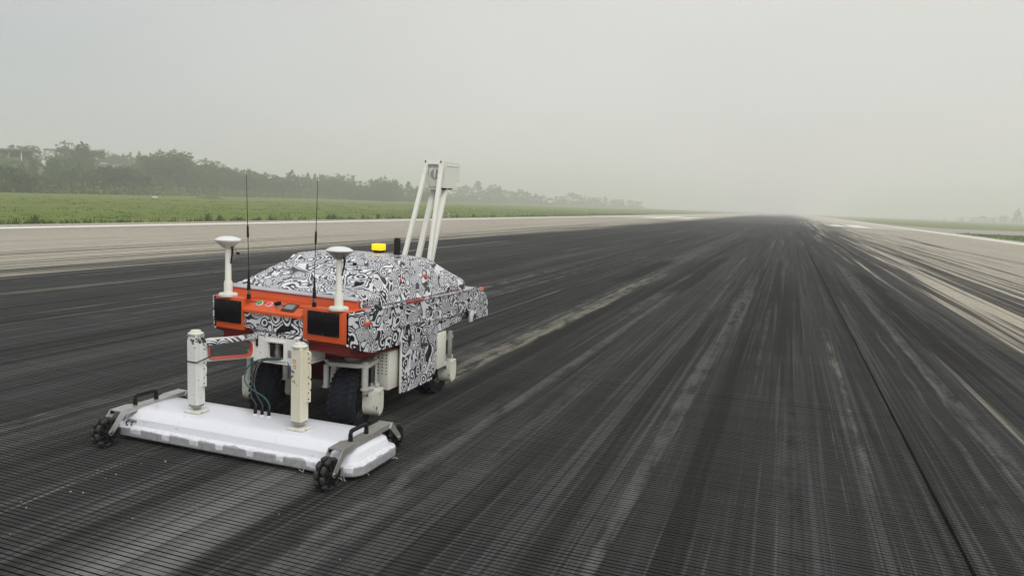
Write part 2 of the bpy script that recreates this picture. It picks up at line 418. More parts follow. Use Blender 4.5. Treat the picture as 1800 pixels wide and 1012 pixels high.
# ------------------------------------------------------------------ mesh helpers
TILT = 0.022        # the sprung body leans a touch to its left side
class MB:
    def __init__(s): s.bm = bmesh.new()
    def _bev(s, geom_faces, bev, seg=2):
        if bev:
            ed = {e for f in geom_faces for e in f.edges}
            ed = [e for e in ed if len(e.link_faces) == 2 and e.calc_face_angle(0) > .5]
            bmesh.ops.bevel(s.bm, geom=ed, offset=bev, segments=seg, profile=.5, affect='EDGES', clamp_overlap=True)
    def box(s, c, size, rot=None, bev=0.0, seg=2):
        r = bmesh.ops.create_cube(s.bm, size=1)
        vs = r['verts']
        mat = Matrix.Translation(c) @ (rot.to_4x4() if rot else Matrix()) @ Matrix.Diagonal((*size, 1))
        bmesh.ops.transform(s.bm, matrix=mat, verts=vs)
        s._bev({f for v in vs for f in v.link_faces}, bev, seg)
        return s
    def bx(s, x0, x1, y0, y1, z0, z1, bev=0.0):
        return s.box(((x0 + x1) / 2, (y0 + y1) / 2, (z0 + z1) / 2), (abs(x1 - x0), abs(y1 - y0), abs(z1 - z0)), None, bev)
    def bar(s, a, b, w, h, up=(0, 0, 1), bev=0.0):
        a, b = Vector(a), Vector(b); d = (b - a); L = d.length; d.normalize()
        u = Vector(up); x = d.cross(u).normalized(); u = x.cross(d).normalized()
        rot = Matrix((x, d, u)).transposed()
        return s.box((a + b) / 2, (w, L, h), rot, bev)
    def cyl(s, a, b, r0, r1=None, n=16, cap=True):
        a, b = Vector(a), Vector(b); d = b - a
        if r1 is None: r1 = r0
        q = d.to_track_quat('Z', 'Y').to_matrix().to_4x4()
        bmesh.ops.create_cone(s.bm, cap_ends=cap, segments=n, radius1=r0, radius2=r1, depth=d.length,
                              matrix=Matrix.Translation((a + b) / 2) @ q)
        return s
    def lathe(s, prof, n=32, mat=None, cap=True):
        rings = []
        mat = mat or Matrix()
        for r, z in prof:
            rings.append([s.bm.verts.new(mat @ Vector((r * math.cos(2 * PI * i / n), r * math.sin(2 * PI * i / n), z))) for i in range(n)])
        for a, b in zip(rings, rings[1:]):
            for i in range(n):
                s.bm.faces.new((a[i], a[(i + 1) % n], b[(i + 1) % n], b[i]))
        for rg, (r, z), flip in ((rings[0], prof[0], True), (rings[-1], prof[-1], False)):
            if cap and r > 1e-5: s.bm.faces.new(rg[::-1] if flip else rg)
        return s
    def prism(s, pts, axis, lo, hi, bev=0.0, seg=2):
        # pts 2-D in the two other axes (in x,y,z order)
        def mk(p, d):
            return {'x': (d, p[0], p[1]), 'y': (p[0], d, p[1]), 'z': (p[0], p[1], d)}[axis]
        A = [s.bm.verts.new(mk(p, lo)) for p in pts]; B = [s.bm.verts.new(mk(p, hi)) for p in pts]
        fs = [s.bm.faces.new(A), s.bm.faces.new(B[::-1])]
        n = len(pts)
        for i in range(n): fs.append(s.bm.faces.new((A[i], B[i], B[(i + 1) % n], A[(i + 1) % n])))
        s._bev(fs, bev, seg)
        return s
    def loft(s, secs, cap=True, closed=True):
        R = [[s.bm.verts.new(p) for p in sec] for sec in secs]
        n = len(secs[0])
        for a, b in zip(R, R[1:]):
            for i in range(n if closed else n - 1):
                s.bm.faces.new((a[i], a[(i + 1) % n], b[(i + 1) % n], b[i]))
        if cap:
            s.bm.faces.new(R[0][::-1]); s.bm.faces.new(R[-1])
        return s
    def tube(s, pts, r, n=8):
        pts = [Vector(p) for p in pts]
        rings = []
        for i, p in enumerate(pts):
            d = (pts[min(i + 1, len(pts) - 1)] - pts[max(i - 1, 0)]).normalized()
            u = Vector((0, 0, 1)) if abs(d.z) < .9 else Vector((1, 0, 0))
            x = d.cross(u).normalized(); y = x.cross(d)
            rr = r[i] if isinstance(r, (list, tuple)) else r
            rings.append([s.bm.verts.new(p + (x * math.cos(2 * PI * k / n) + y * math.sin(2 * PI * k / n)) * rr) for k in range(n)])
        for a, b in zip(rings, rings[1:]):
            for k in range(n): s.bm.faces.new((a[k], a[(k + 1) % n], b[(k + 1) % n], b[k]))
        s.bm.faces.new(rings[0][::-1]); s.bm.faces.new(rings[-1])
        return s
    def xf(s, mat):
        bmesh.ops.transform(s.bm, matrix=mat, verts=s.bm.verts); return s
    def build(s, name, mat, parent=None, tilt=False, smooth=35):
        bmesh.ops.recalc_face_normals(s.bm, faces=s.bm.faces)
        if tilt:
            for v in s.bm.verts: v.co.z -= TILT * v.co.x
        me = bpy.data.meshes.new(name); s.bm.to_mesh(me); s.bm.free()
        if smooth:
            for p in me.polygons: p.use_smooth = True
            me.set_sharp_from_angle(angle=math.radians(smooth))
        me.materials.append(M[mat] if isinstance(mat, str) else mat)
        o = bpy.data.objects.new(name, me); C.objects.link(o)
        if parent: o.parent = parent
        return o

def pydata(name, verts, faces, mat, parent=None, smooth=False):
    me = bpy.data.meshes.new(name); me.from_pydata(verts, [], faces); me.update()
    me.materials.append(M[mat] if isinstance(mat, str) else mat)
    if smooth:
        for p in me.polygons: p.use_smooth = True
    o = bpy.data.objects.new(name, me); C.objects.link(o)
    if parent: o.parent = parent
    return o

def tag(o, label=None, cat=None, group=None, kind=None):
    if label: o['label'] = label
    if cat: o['category'] = cat
    if group: o['group'] = group
    if kind: o['kind'] = kind
    return o

def empty(name, loc=(0, 0, 0), rz=0, parent=None):
    o = bpy.data.objects.new(name, None); C.objects.link(o)
    o.location = loc; o.rotation_euler = (0, 0, rz); o.empty_display_size = .2
    if parent: o.parent = parent
    return o

def copy_obj(o, parent=None):
    c = o.copy(); C.objects.link(c); c.parent = parent
    return c
def copy_tree(o, parent=None):
    c = copy_obj(o, parent)
    for ch in list(o.children): copy_tree(ch, c)
    return c

def ray(px, py):
    return (RM @ Vector((px - 900, -(py - 506), -F_PX)))
def on_ground(px, py, z=0.0):
    d = ray(px, py); k = (z - CAM_H) / d.z
    return Vector((d.x * k, d.y * k, z))
def at_dist(px, py, dist):
    d = ray(px, py); k = dist / math.hypot(d.x, d.y)
    return Vector((d.x * k, d.y * k, CAM_H + d.z * k))
def quad_sheet(x0, x1, y0, y1, z): return [(x0, y0, z), (x1, y0, z), (x1, y1, z), (x0, y1, z)]

# ================================================================== SETTING
# ---- ground
g = pydata('grass_field', [(-1500, -150, -.06), (1500, -150, -.06), (1500, 2200, -.06), (-1500, 2200, -.06)], [(0, 1, 2, 3)], 'field')
tag(g, kind='structure')

# ---- runway: slabs near the camera, one long sheet beyond
XJ = 0.97                                   # x of the dark sealed joint
runway = empty('runway'); tag(runway, kind='structure')
RW_L, RW_R = -29.03, 18.9
ROWS_N, COLS = 22, (-6, 3)                   # slab grid
Y0 = 6.91 - 10.0
YE = Y0 + 5 * (ROWS_N + 1)
XL, XR = XJ + 5 * COLS[0], XJ + 5 * COLS[1]
base = pydata('joint_filler', quad_sheet(XL, XR, Y0, YE, -.012), [(0, 1, 2, 3)], 'seal_black', runway)
def slab_mesh(seed):
    rs = random.Random(seed)
    pitch, dep, half = 0.034, 0.014, 2.496
    vs, fs = [], []
    ys = []
    n = int(5.0 / pitch)
    y = -half
    ys.append((y, 0))
    for i in range(n):
        yc = -2.5 + pitch * (i + .5) + rs.uniform(-.0013, .0013)
        w = .0082 * rs.uniform(.70, 1.2)
        if yc - w < -half or yc + w > half: continue
        ys += [(yc - w / 2, 0), (yc - w / 2 + .0004, -dep), (yc + w / 2 - .0004, -dep), (yc + w / 2, 0)]
    ys.append((half, 0))
    for yy, zz in ys: vs += [(-half, yy, zz), (half, yy, zz)]
    for i in range(len(ys) - 1): fs.append((2 * i, 2 * i + 1, 2 * i + 3, 2 * i + 2))
    b = len(vs)
    vs += [(-half, -half, -.014), (half, -half, -.014), (half, half, -.014), (-half, half, -.014)]
    e = 2 * (len(ys) - 1)
    fs += [(0, b, b + 1, 1), (e + 1, b + 2, b + 3, e)]
    me = bpy.data.meshes.new('slab'); me.from_pydata(vs, [], fs); me.materials.append(M['runway']); me.materials.append(M['groove_shade'])
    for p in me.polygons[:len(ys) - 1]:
        if min(me.vertices[v].co.z for v in p.vertices) < -.001: p.material_index = 1  # groove walls and floors take the painted-shade material
    return me
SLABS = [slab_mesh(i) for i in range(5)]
for r in range(ROWS_N + 1):
    for k in range(COLS[0], COLS[1]):
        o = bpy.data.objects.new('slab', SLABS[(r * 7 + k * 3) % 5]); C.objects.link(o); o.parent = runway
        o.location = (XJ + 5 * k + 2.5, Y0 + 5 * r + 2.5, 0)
vs, fs = [], []
for (x0, x1, y0, y1) in ((RW_L, RW_R, YE, 1900), (XR, RW_R, Y0, YE), (RW_L, RW_R, -120, Y0)):
    b = len(vs); vs += quad_sheet(x0, x1, y0, y1, 0); fs.append((b, b + 1, b + 2, b + 3))
pydata('pavement', vs, fs, 'runway', runway)
# sealed longitudinal joint: a black bead, slightly wavy
mb = MB()
pts = []
random.seed(3)
yy = Y0
L_, R_ = [], []
while yy < 330:
    w = .0105 + random.uniform(-.0015, .002)
    L_.append((XJ - w, yy, .0012)); R_.append((XJ + w, yy, .0012)); yy += .35 if yy < 12 else 3
vv = L_ + R_; n = len(L_)
pydata('joint_seal', vv, [(i, n + i, n + i + 1, i + 1) for i in range(n - 1)], 'seal_black', runway)
# edge lines and touchdown bars
mk = [(-27.3, -26.4, -60, 1500), (16.75, 17.65, -60, 1500),
      (-22.6, -19.6, 122, 160), (9.0, 11.2, 116, 140), (6.4, 8.2, 122, 134), (-17.8, -16.2, 128, 160)]
for i, (x0, x1, y0, y1) in enumerate(mk):
    pydata('marking', quad_sheet(x0, x1, y0, y1, .004), [(0, 1, 2, 3)], 'marking', runway)
# asphalt strip between edge line and grass on the left, paved shoulder and taxiway on the right
for nm, mt, r in (('shoulder', 'shoulder', (-29.35, RW_L, -120, 1900)), ('shoulder', 'taxi', (RW_R, 20.6, -120, 1900))):
    tag(pydata(nm, quad_sheet(r[0], r[1], r[2], r[3], -.012), [(0, 1, 2, 3)], mt), kind='structure')
def poly_sheet(name, pts, mat, z): 
    return tag(pydata(name, [(x, y, z) for x, y in pts], [tuple(range(len(pts)))], mat), kind='structure')
# taxiway: leaves the runway on the right beyond the green patch
poly_sheet('taxiway', [(20.6, 104), (23.5, 108), (30, 112), (60, 128), (160, 176), (160, 230), (62, 178), (36, 156), (27, 152), (22.6, 170), (20.6, 215)], 'taxi', -.02)
# ---- hill behind the fence on the left
FL = [(-100, 40), (-122.7, 100.5), (-145.2, 171.5), (-165, 279), (-178, 370), (-190, 480), (-205, 640)]
def fence_x(y):
    for (xa, ya), (xb, yb) in zip(FL, FL[1:]):
        if y <= yb or (xb, yb) == FL[-1]:
            return xa + (xb - xa) * (y - ya) / (yb - ya)
def hill_z(x, y):
    s = fence_x(y) - 3 - x
    if s < 0: return -.3
    e = min(1, s / 75.0); e = e * e * (3 - 2 * e)
    hgt = 9.5 if y < 150 else max(1.2, 9.5 - (y - 150) * .045)
    return -.25 + e * hgt * (1 + .12 * math.sin(x * .06) * math.cos(y * .045)) + .35 * math.sin(x * .21 + y * .13) * e
vs, fs = [], []
NX, NY = 46, 70
for j in range(NY + 1):
    y = 30 + j * (760.0 / NY)
    fxx = fence_x(y)
    for i in range(NX + 1):
        x = fxx + 2 - i * 5.2
        vs.append((x, y, hill_z(x, y)))
for j in range(NY):
    for i in range(NX):
        a = j * (NX + 1) + i
        fs.append((a, a + NX + 1, a + NX + 2, a + 1))
hill = tag(pydata('hill', vs, fs, 'hillsoil', smooth=True), kind='structure')

# grassy mound far off on the right, in the mist
vs, fs = [], []
for j in range(13):
    for i in range(25):
        u, v = i / 24, j / 12
        zz = 2.3 * max(0, math.sin(PI * u)) ** .5 * math.sin(PI * v) - .1
        vs.append((92 + u * 110, 300 + v * 50, zz))
for j in range(12):
    for i in range(24):
        a = j * 25 + i; fs.append((a, a + 1, a + 26, a + 25))
tag(pydata('mound', vs, fs, 'field', smooth=True), kind='structure')

# ---- grass: tufts over the near field and weeds along the pavement edge
def blades(name, spots, mat, hmin, hmax, per, w, spread):
    vs, fs = [], []
    for (x, y, s) in spots:
        z0 = -.06
        for _ in range(per):
            a = random.uniform(0, 2 * PI); r = random.uniform(0, spread) * s
            bx_, by_ = x + math.cos(a) * r, y + math.sin(a) * r
            h = random.uniform(hmin, hmax) * s; t = random.uniform(0, 2 * PI)
            dx, dy = math.cos(t) * w * s, math.sin(t) * w * s
            lx, ly = random.uniform(-.45, .45) * h, random.uniform(-.45, .45) * h
            b = len(vs)
            vs += [(bx_ - dx, by_ - dy, z0), (bx_ + dx, by_ + dy, z0), (bx_ + lx * .5 + dx * .7, by_ + ly * .5 + dy * .7, z0 + h * .6), (bx_ + lx, by_ + ly, z0 + h)]
            fs += [(b, b + 1, b + 2), (b, b + 2, b + 3)]
    return tag(pydata(name, vs, fs, mat), kind='stuff')
random.seed(11)
sp = []
while len(sp) < 1500:
    y = 18 + (random.random() ** 1.6) * 150
    x = -29.5 - (random.random() ** 1.7) * 60
    px = -x / max(y, 1)
    if px > 1.75: continue
    sp.append((x, y, random.uniform(.6, 1.3) * (1 + y / 170)))
blades('grass', sp, 'blade', .03, .07, 9, .03, .6)
sp = []
for _ in range(420):
    y = 18 + random.random() ** 1.4 * 150
    sp.append((-29.32 - abs(random.gauss(0, .22)), y, random.uniform(.5, 1.15)))
blades('verge_grass', sp, 'weed', .12, .34, 9, .03, .3)
# taller single weeds at the pavement edge
random.seed(5)
WEED_PX = [(48, 386, 30), (75, 389, 12), (363, 382, 34), (385, 381, 26), (477, 381, 22), (582, 379, 22), (590, 379, 22), (646, 379, 18), (672, 379, 18), (700, 378, 14),
           (815, 380, 12), (846, 379, 14), (880, 379, 10), (740, 380, 14), (420, 384, 16), (455, 383, 14), (205, 387, 12)]
WEED_PX.sort()
WORD = 'first second third fourth fifth sixth seventh eighth ninth tenth eleventh twelfth thirteenth fourteenth fifteenth sixteenth seventeenth'.split()
for i, (px, py, hp) in enumerate(WEED_PX):
    d = ray(px, 0); p = on_ground(px, py + 3.0, -.06)
    k = -29.6 / d.x; x, y = d.x * k, d.y * k
    hgt = hp * .5 / F_PX * math.hypot(x, y) * 1.2
    vs, fs = [], []
    for _ in range(46):
        a = random.uniform(0, 2 * PI); rr = abs(random.gauss(0, .10))
        bx_, by_ = math.cos(a) * rr, math.sin(a) * rr
        h = hgt * random.uniform(.3, 1.0); w = random.uniform(.018, .04); t = random.uniform(0, 2 * PI)
        lx, ly = random.gauss(0, .16) * h, random.gauss(0, .16) * h
        b = len(vs)
        vs += [(bx_ - w * math.cos(t), by_ - w * math.sin(t), 0), (bx_ + w * math.cos(t), by_ + w * math.sin(t), 0),
               (bx_ + lx * .6 + w * math.cos(t), by_ + ly * .6 + w * math.sin(t), h * .6), (bx_ + lx, by_ + ly, h)]
        fs += [(b, b + 1, b + 2), (b, b + 2, b + 3)]
    o = pydata('weed', vs, fs, 'weed'); o.location = (x, y, -.06)
    tag(o, ('leftmost' if i == 0 else WORD[i] + ' from the left') + ' of the dark weed clumps along the left pavement edge', 'weed', 'weeds along the left pavement edge')

# green patch on the right between edge line and taxiway
random.seed(8)
poly_sheet('verge', [(19.1, 30), (120, 30), (120, 92), (60, 99), (33, 103), (23, 104.5), (19.4, 103)], 'bright_grass', -.006)
sp = []
while len(sp) < 1700:
    y = random.uniform(72, 104); x = random.uniform(19.2, 60)
    if y > 104 - (x - 19.2) * .1: continue
    sp.append((x, y, random.uniform(.7, 1.4)))
blades('verge_grass', sp, 'blade', .08, .24, 8, .05, .5)

# ---- airfield furniture on the left field
def edge_light(px, py, side, label):
    d = ray(px, py); X_ = side; k = X_ / d.x
    r = empty('runway_edge_light', (X_, d.y * k, -.06))
    tag(r, label, 'light', 'runway edge lights on the left verge')
    MB().lathe([(.14, 0), (.14, .05), (.06, .09), (.05, .26), (.085, .28), (.085, .33)], 12).build('base', 'shed_wall', r)
    MB().lathe([(.08, .331), (.09, .36), (.085, .46), (.05, .50), (0, .51)], 12).build('lens', 'chip_pale', r)
edge_light(788, 378, -28.9, 'small pale runway edge light just right of the camera mast legs')
edge_light(1059, 377, -28.9, 'tiny distant runway edge light far down the left verge')
p = on_ground(272, 351, -.06)
r = empty('field_sign', (p.x, p.y, -.06)); tag(r, 'small white low board standing in the grass field before the fence', 'sign')
MB().bx(-.5, .5, -.06, .06, .22, .5, .02).build('board', 'tank_white', r)
MB().bx(-.42, -.36, -.04, .04, 0, .26).build('leg', 'steel_post', r); MB().bx(.36, .42, -.04, .04, 0, .26).build('leg', 'steel_post', r)
p = on_ground(274, 343, -.06)
r = empty('field_marker', (p.x, p.y, -.06)); tag(r, 'small white marker on a dark stake near the fence', 'marker')
MB().bx(-.05, .05, -.05, .05, 0, .5).build('stake', 'steel_post', r); MB().lathe([(0, .5), (.3, .5), (.3, .62), (.1, .8), (0, .82)], 12).build('cap', 'tank_white', r)
p = on_ground(366, 349.5, -.06)
mb = MB().lathe([(2.9, 0), (2.6, .22), (2.0, .36), (1.5, .52), (.9, .55), (.4, .66), (0, .62)], 22)
for v in mb.bm.verts:
    a = math.atan2(v.co.y, v.co.x); f = 1 + .22 * math.sin(3 * a + 1) + .13 * math.sin(7 * a)
    v.co.x *= f; v.co.y *= f * .6; v.co.z *= 1 + .25 * math.sin(5 * a + v.co.x)
o = mb.build('soil_heap', 'hillsoil'); o.location = (p.x, p.y, -.1); tag(o, 'low dark heap of overgrown soil in the field before the fence', 'heap')
p = on_ground(1189, 369.5, 0)
# ---- fence: posts, two rails and mesh panels
fence = empty('perimeter_fence', (FL[1][0], FL[1][1], 0)); tag(fence, 'dark perimeter fence of posts and mesh along the foot of the wooded hill', 'fence')
def fence_pt(px):
    d = ray(px, 340); 
    k = 60.0
    while k < 1400:
        x, y = d.x * k / math.hypot(d.x, d.y), d.y * k / math.hypot(d.x, d.y)
        if x <= fence_x(y): return Vector((x, y, -.06))
        k += .5
    return None
pxs = [40, 62, 84, 105, 125.3, 145.4, 164.5, 183.6, 201.1, 218.6, 235.7, 252.5, 268.8, 284.7, 299.8, 315, 329, 343, 357, 369.8, 382.7, 395]
posts = [fence_pt(x) for x in pxs]
step = (posts[-1] - posts[-2]).length
P_ = posts[-1].copy()
while P_.y < 620:
    y2 = P_.y + step * .98
    P_ = Vector((fence_x(y2), y2, -.06)); posts.append(P_.copy())
fo = Vector((FL[1][0], FL[1][1], 0))
pm = MB().bx(-.13, .13, -.13, .13, -.1, 2.45).build('post', 'fence_dark', fence); pm.location = posts[0] - fo
for i, q in enumerate(posts[1:]):
    c = copy_obj(pm, fence); c.location = q - fo
mbr, vsm, fsm = MB(), [], []
for a, b in zip(posts, posts[1:]):
    mbr.bar(a - fo + Vector((0, 0, 2.32)), b - fo + Vector((0, 0, 2.32)), .10, .10)
    mbr.bar(a - fo + Vector((0, 0, .3)), b - fo + Vector((0, 0, .3)), .08, .08)
    n = 12
    for k in range(1, n):                       # upright wires of each panel
        q = a.lerp(b, k / n) - fo; d = (b - a).normalized() * .022
        i0 = len(vsm); vsm += [tuple(q - d + Vector((0, 0, .3))), tuple(q + d + Vector((0, 0, .3))), tuple(q + d + Vector((0, 0, 2.3))), tuple(q - d + Vector((0, 0, 2.3)))]
        fsm.append((i0, i0 + 1, i0 + 2, i0 + 3))
    for k in range(1, 7):
        z = .3 + k * .285
        i0 = len(vsm); A_, B_ = a - fo, b - fo
        vsm += [(A_.x, A_.y, z - .018), (B_.x, B_.y, z - .018), (B_.x, B_.y, z + .018), (A_.x, A_.y, z + .018)]
        fsm.append((i0, i0 + 1, i0 + 2, i0 + 3))
mbr.build('rail', 'fence_dark', fence)
tag(pydata('mesh_panel', vsm, fsm, 'fence_dark', fence), kind='stuff')

# ---- open sheds on the hill top, far left
def shed(px0, px1, ytop, ybase, dist, depth, label, n_post, slope=.6, wall=True):
    a = at_dist(px0, ytop, dist); b = at_dist(px1, ytop, dist)
    zb = at_dist((px0 + px1) / 2, ybase, dist).z
    w = (b - a).length; zt = (a.z + b.z) / 2 - zb
    ang = math.atan2(b.y - a.y, b.x - a.x)
    r = empty('shed', ((a.x + b.x) / 2, (a.y + b.y) / 2, zb), ang)
    tag(r, label, 'shed')
    # roof: mono-pitch sheet with ribs and an overhang
    mb = MB().prism([(-1.0, zt), (depth + 1.0, zt + slope), (depth + 1.0, zt + slope + .28), (-1.0, zt + .28)], 'x', -w / 2, w / 2)
    ro = mb.build('roof', 'shed_roof', r)
    mb = MB(); k = -w / 2 + .4
    while k < w / 2:
        mb.bar((k, -1.0, zt + .31), (k, depth + 1.0, zt + slope + .31), .12, .07); k += .9
    mb.build('rib', 'shed_roof', ro)
    if wall:
        MB().bx(-w / 2 + .5, w / 2 - .5 - w * .0, depth - .2, depth, 0, zt + slope * .8).build('wall', 'shed_wall', r)
        MB().bx(-w / 2 + .5, w / 2 - w * .25, 1.2, 1.4, 0, zt * .55).build('wall', 'shed_wall', r)
    for i in range(n_post):
        x = -w / 2 + .6 + (w - 1.2) * i / (n_post - 1)
        MB().bx(x - .14, x + .14, -.14, .14, -3, zt).build('pillar', 'tank_white' if i % 2 == 0 else 'shed_wall', r)
    return r
shed(-60, 64, 263, 289, 232, 12, 'flat roofed open shed at the far left top of the hill', 6, .5)
shed(76, 180, 268, 290, 238, 13, 'open shelter with wide sloping roof on the hill beside the first shed', 6, .9, False)
p = at_dist(77, 283, 230)
mb = MB().lathe([(.55, -2.2), (.6, -2.1), (.6, .5), (.5, .7), (.2, .82), (0, .85)], 20)
o = mb.build('water_tank', 'tank_white'); o.location = p; tag(o, 'small white round tank standing between the two hilltop sheds', 'tank')

# ================================================================== TREES
def crown_mesh(kind, seed, nleaf, mat):
    rnd = random.Random(seed)
    vs, fs = [], []
    clumps = []
    if kind == 'conifer':
        n = 34
        for i in range(n):
            t = (i + .5) / n; rr = (1 - t) ** .8 * .30 + .02
            for a in range(3 if t < .8 else 1):
                an = rnd.uniform(0, 2 * PI); q = rr * rnd.uniform(.35, 1)
                clumps.append((q * math.cos(an), q * math.sin(an), .10 + t * .88 + rnd.uniform(-.02, .02) - q * .12, .035 + .075 * (1 - t)))
    elif kind == 'poplar':
        for i in range(46):
            t = rnd.random(); rr = .17 * math.sin(PI * min(1, t * .85 + .16)) + .02
            an = rnd.uniform(0, 2 * PI); q = rr * math.sqrt(rnd.random())
            clumps.append((q * math.cos(an), q * math.sin(an), .10 + t * .86, rnd.uniform(.05, .10)))
    elif kind == 'bush':
        for i in range(40):
            an = rnd.uniform(0, 2 * PI); q = .62 * math.sqrt(rnd.random()); 
            z = rnd.uniform(.08, .92) * math.sqrt(max(.05, 1 - (q / .72) ** 2)) * rnd.choice((1, 1, .8))
            clumps.append((q * math.cos(an), q * math.sin(an), z, rnd.uniform(.09, .19)))
    else:
        nb = rnd.randint(6, 9)
        lobes = [(0, 0, .72, .26)] + [(.24 * math.cos(q_ * 1.26), .24 * math.sin(q_ * 1.26), .20 + .05 * (q_ % 2), .17) for q_ in range(5)]
        for i in range(nb):
            an = i * 2.4 + rnd.uniform(-.4, .4); q = rnd.uniform(.14, .36)
            lobes.append((q * math.cos(an), q * math.sin(an), rnd.uniform(.36, .86), rnd.uniform(.12, .23)))
        for (lx, ly, lz, lr) in lobes:
            for i in range(9):
                v = Vector((rnd.gauss(0, 1), rnd.gauss(0, 1), rnd.gauss(0, .85))).normalized() * lr * rnd.uniform(.45, 1.05)
                if lz + v.z < .03: continue
                clumps.append((lx + v.x, ly + v.y, min(1.0, lz + v.z), rnd.uniform(.045, .10)))
    per = max(4, nleaf // len(clumps))
    for (cx, cy, cz, cr) in clumps:
        for _ in range(per):
            v = Vector((rnd.gauss(0, 1), rnd.gauss(0, 1), rnd.gauss(0, .9))).normalized() * cr * rnd.uniform(.3, 1.1)
            p = Vector((cx, cy, cz)) + v
            s = rnd.uniform(.012, .026)
            a = Vector((rnd.gauss(0, 1), rnd.gauss(0, 1), rnd.gauss(0, .6))).normalized(); b = a.cross(Vector((rnd.gauss(0, 1), rnd.gauss(0, 1), rnd.gauss(0, 1)))).normalized()
            i0 = len(vs)
            vs += [p - a * s, p + b * s * .7, p + a * s, p - b * s * .7]; fs.append((i0, i0 + 1, i0 + 2, i0 + 3))
    me = bpy.data.meshes.new('crown'); me.from_pydata([tuple(v) for v in vs], [], fs); me.materials.append(M[mat]); return me
def trunk_mesh(kind, seed):
    rnd = random.Random(seed); mb = MB()
    top = .9 if kind in ('conifer', 'poplar') else (.5 if kind == 'bush' else .7)
    r0 = .03 if kind != 'bush' else .02
    pts = [(rnd.uniform(-.012, .012) * i, rnd.uniform(-.012, .012) * i, top * i / 5) for i in range(6)]
    pts[0] = (0, 0, -.08)
    mb.tube(pts, [r0 * (1 - .8 * i / 5) for i in range(6)], 7)
    if kind in ('broad', 'bush'):
        for i in range(6):
            an = i * 2.4; z = rnd.uniform(.2, .55) * top / .7; q = rnd.uniform(.18, .34)
            mb.tube([(0, 0, z), (q * .5 * math.cos(an), q * .5 * math.sin(an), z + .12), (q * math.cos(an), q * math.sin(an), z + .26)], [.012, .009, .004], 5)
    bmesh.ops.recalc_face_normals(mb.bm, faces=mb.bm.faces)
    me = bpy.data.meshes.new('trunk'); mb.bm.to_mesh(me); mb.bm.free(); me.materials.append(M['bark']); return me
LIB = {}
for kind, mats, cnt, nl in (('broad', ('leaf_dark', 'leaf_mid', 'leaf_light', 'leaf_dark', 'leaf_mid'), 5, 4200), ('conifer', ('leaf_dark', 'leaf_mid', 'leaf_dark'), 3, 2600),
                            ('poplar', ('leaf_mid', 'leaf_light'), 2, 2400), ('bush', ('leaf_dark', 'leaf_mid', 'leaf_light', 'leaf_mid'), 4, 2600)):
    LIB[kind] = [(crown_mesh(kind, 40 + i * 7 + len(kind), nl, mats[i]), trunk_mesh(kind, i + 3)) for i in range(cnt)]
NAMES = {'broad': 'tree', 'conifer': 'conifer_tree', 'poplar': 'poplar_tree', 'bush': 'bush'}
rt = random.Random(21)
def tree(kind, x, y, z, H, wid=1.0, label=None, group=None, var=None):
    v = LIB[kind][rt.randrange(len(LIB[kind])) if var is None else var % len(LIB[kind])]
    if kind == 'broad': wid *= 1.22
    r = empty(NAMES[kind], (x, y, z), rt.uniform(0, 6.28))
    cr = bpy.data.objects.new('crown', v[0]); C.objects.link(cr); cr.parent = r; cr.scale = (H * wid, H * wid, H)
    tr = bpy.data.objects.new('trunk', v[1]); C.objects.link(tr); tr.parent = r; tr.scale = (H, H, H)
    tag(r, label, 'bush' if kind == 'bush' else 'tree', group)
    return r
def tree_at(kind, px, ytop, dist, wid=1.0, label=None, group=None, var=None, base=None):
    p = at_dist(px, ytop, dist)
    z0 = hill_z(p.x, p.y) if base is None else base
    H = max(1.2, p.z - z0)
    return tree(kind, p.x, p.y, z0 - .2, H + .2, wid, label, group, var)
G1 = 'hazy trees on and behind the wooded hill'
NL = {'broad': 'hazy broadleaf tree in the wood on the misty hill behind the fence', 'conifer': 'hazy pointed conifer rising from the wood behind the fence',
      'poplar': 'hazy narrow upright tree in the wood behind the fence', 'bush': 'rounded bush on the slope of the hill behind the fence'}
GR = {'broad': 'broadleaf trees of the misty wood', 'conifer': 'conifers of the misty wood', 'poplar': 'narrow trees of the misty wood', 'bush': 'bushes on the hill slope'}
def T(kind, px, ytop, dist, wid=1.0, label=None, var=None):
    return tree_at(kind, px, ytop, dist, wid, label or NL[kind], None if label else GR[kind], var)
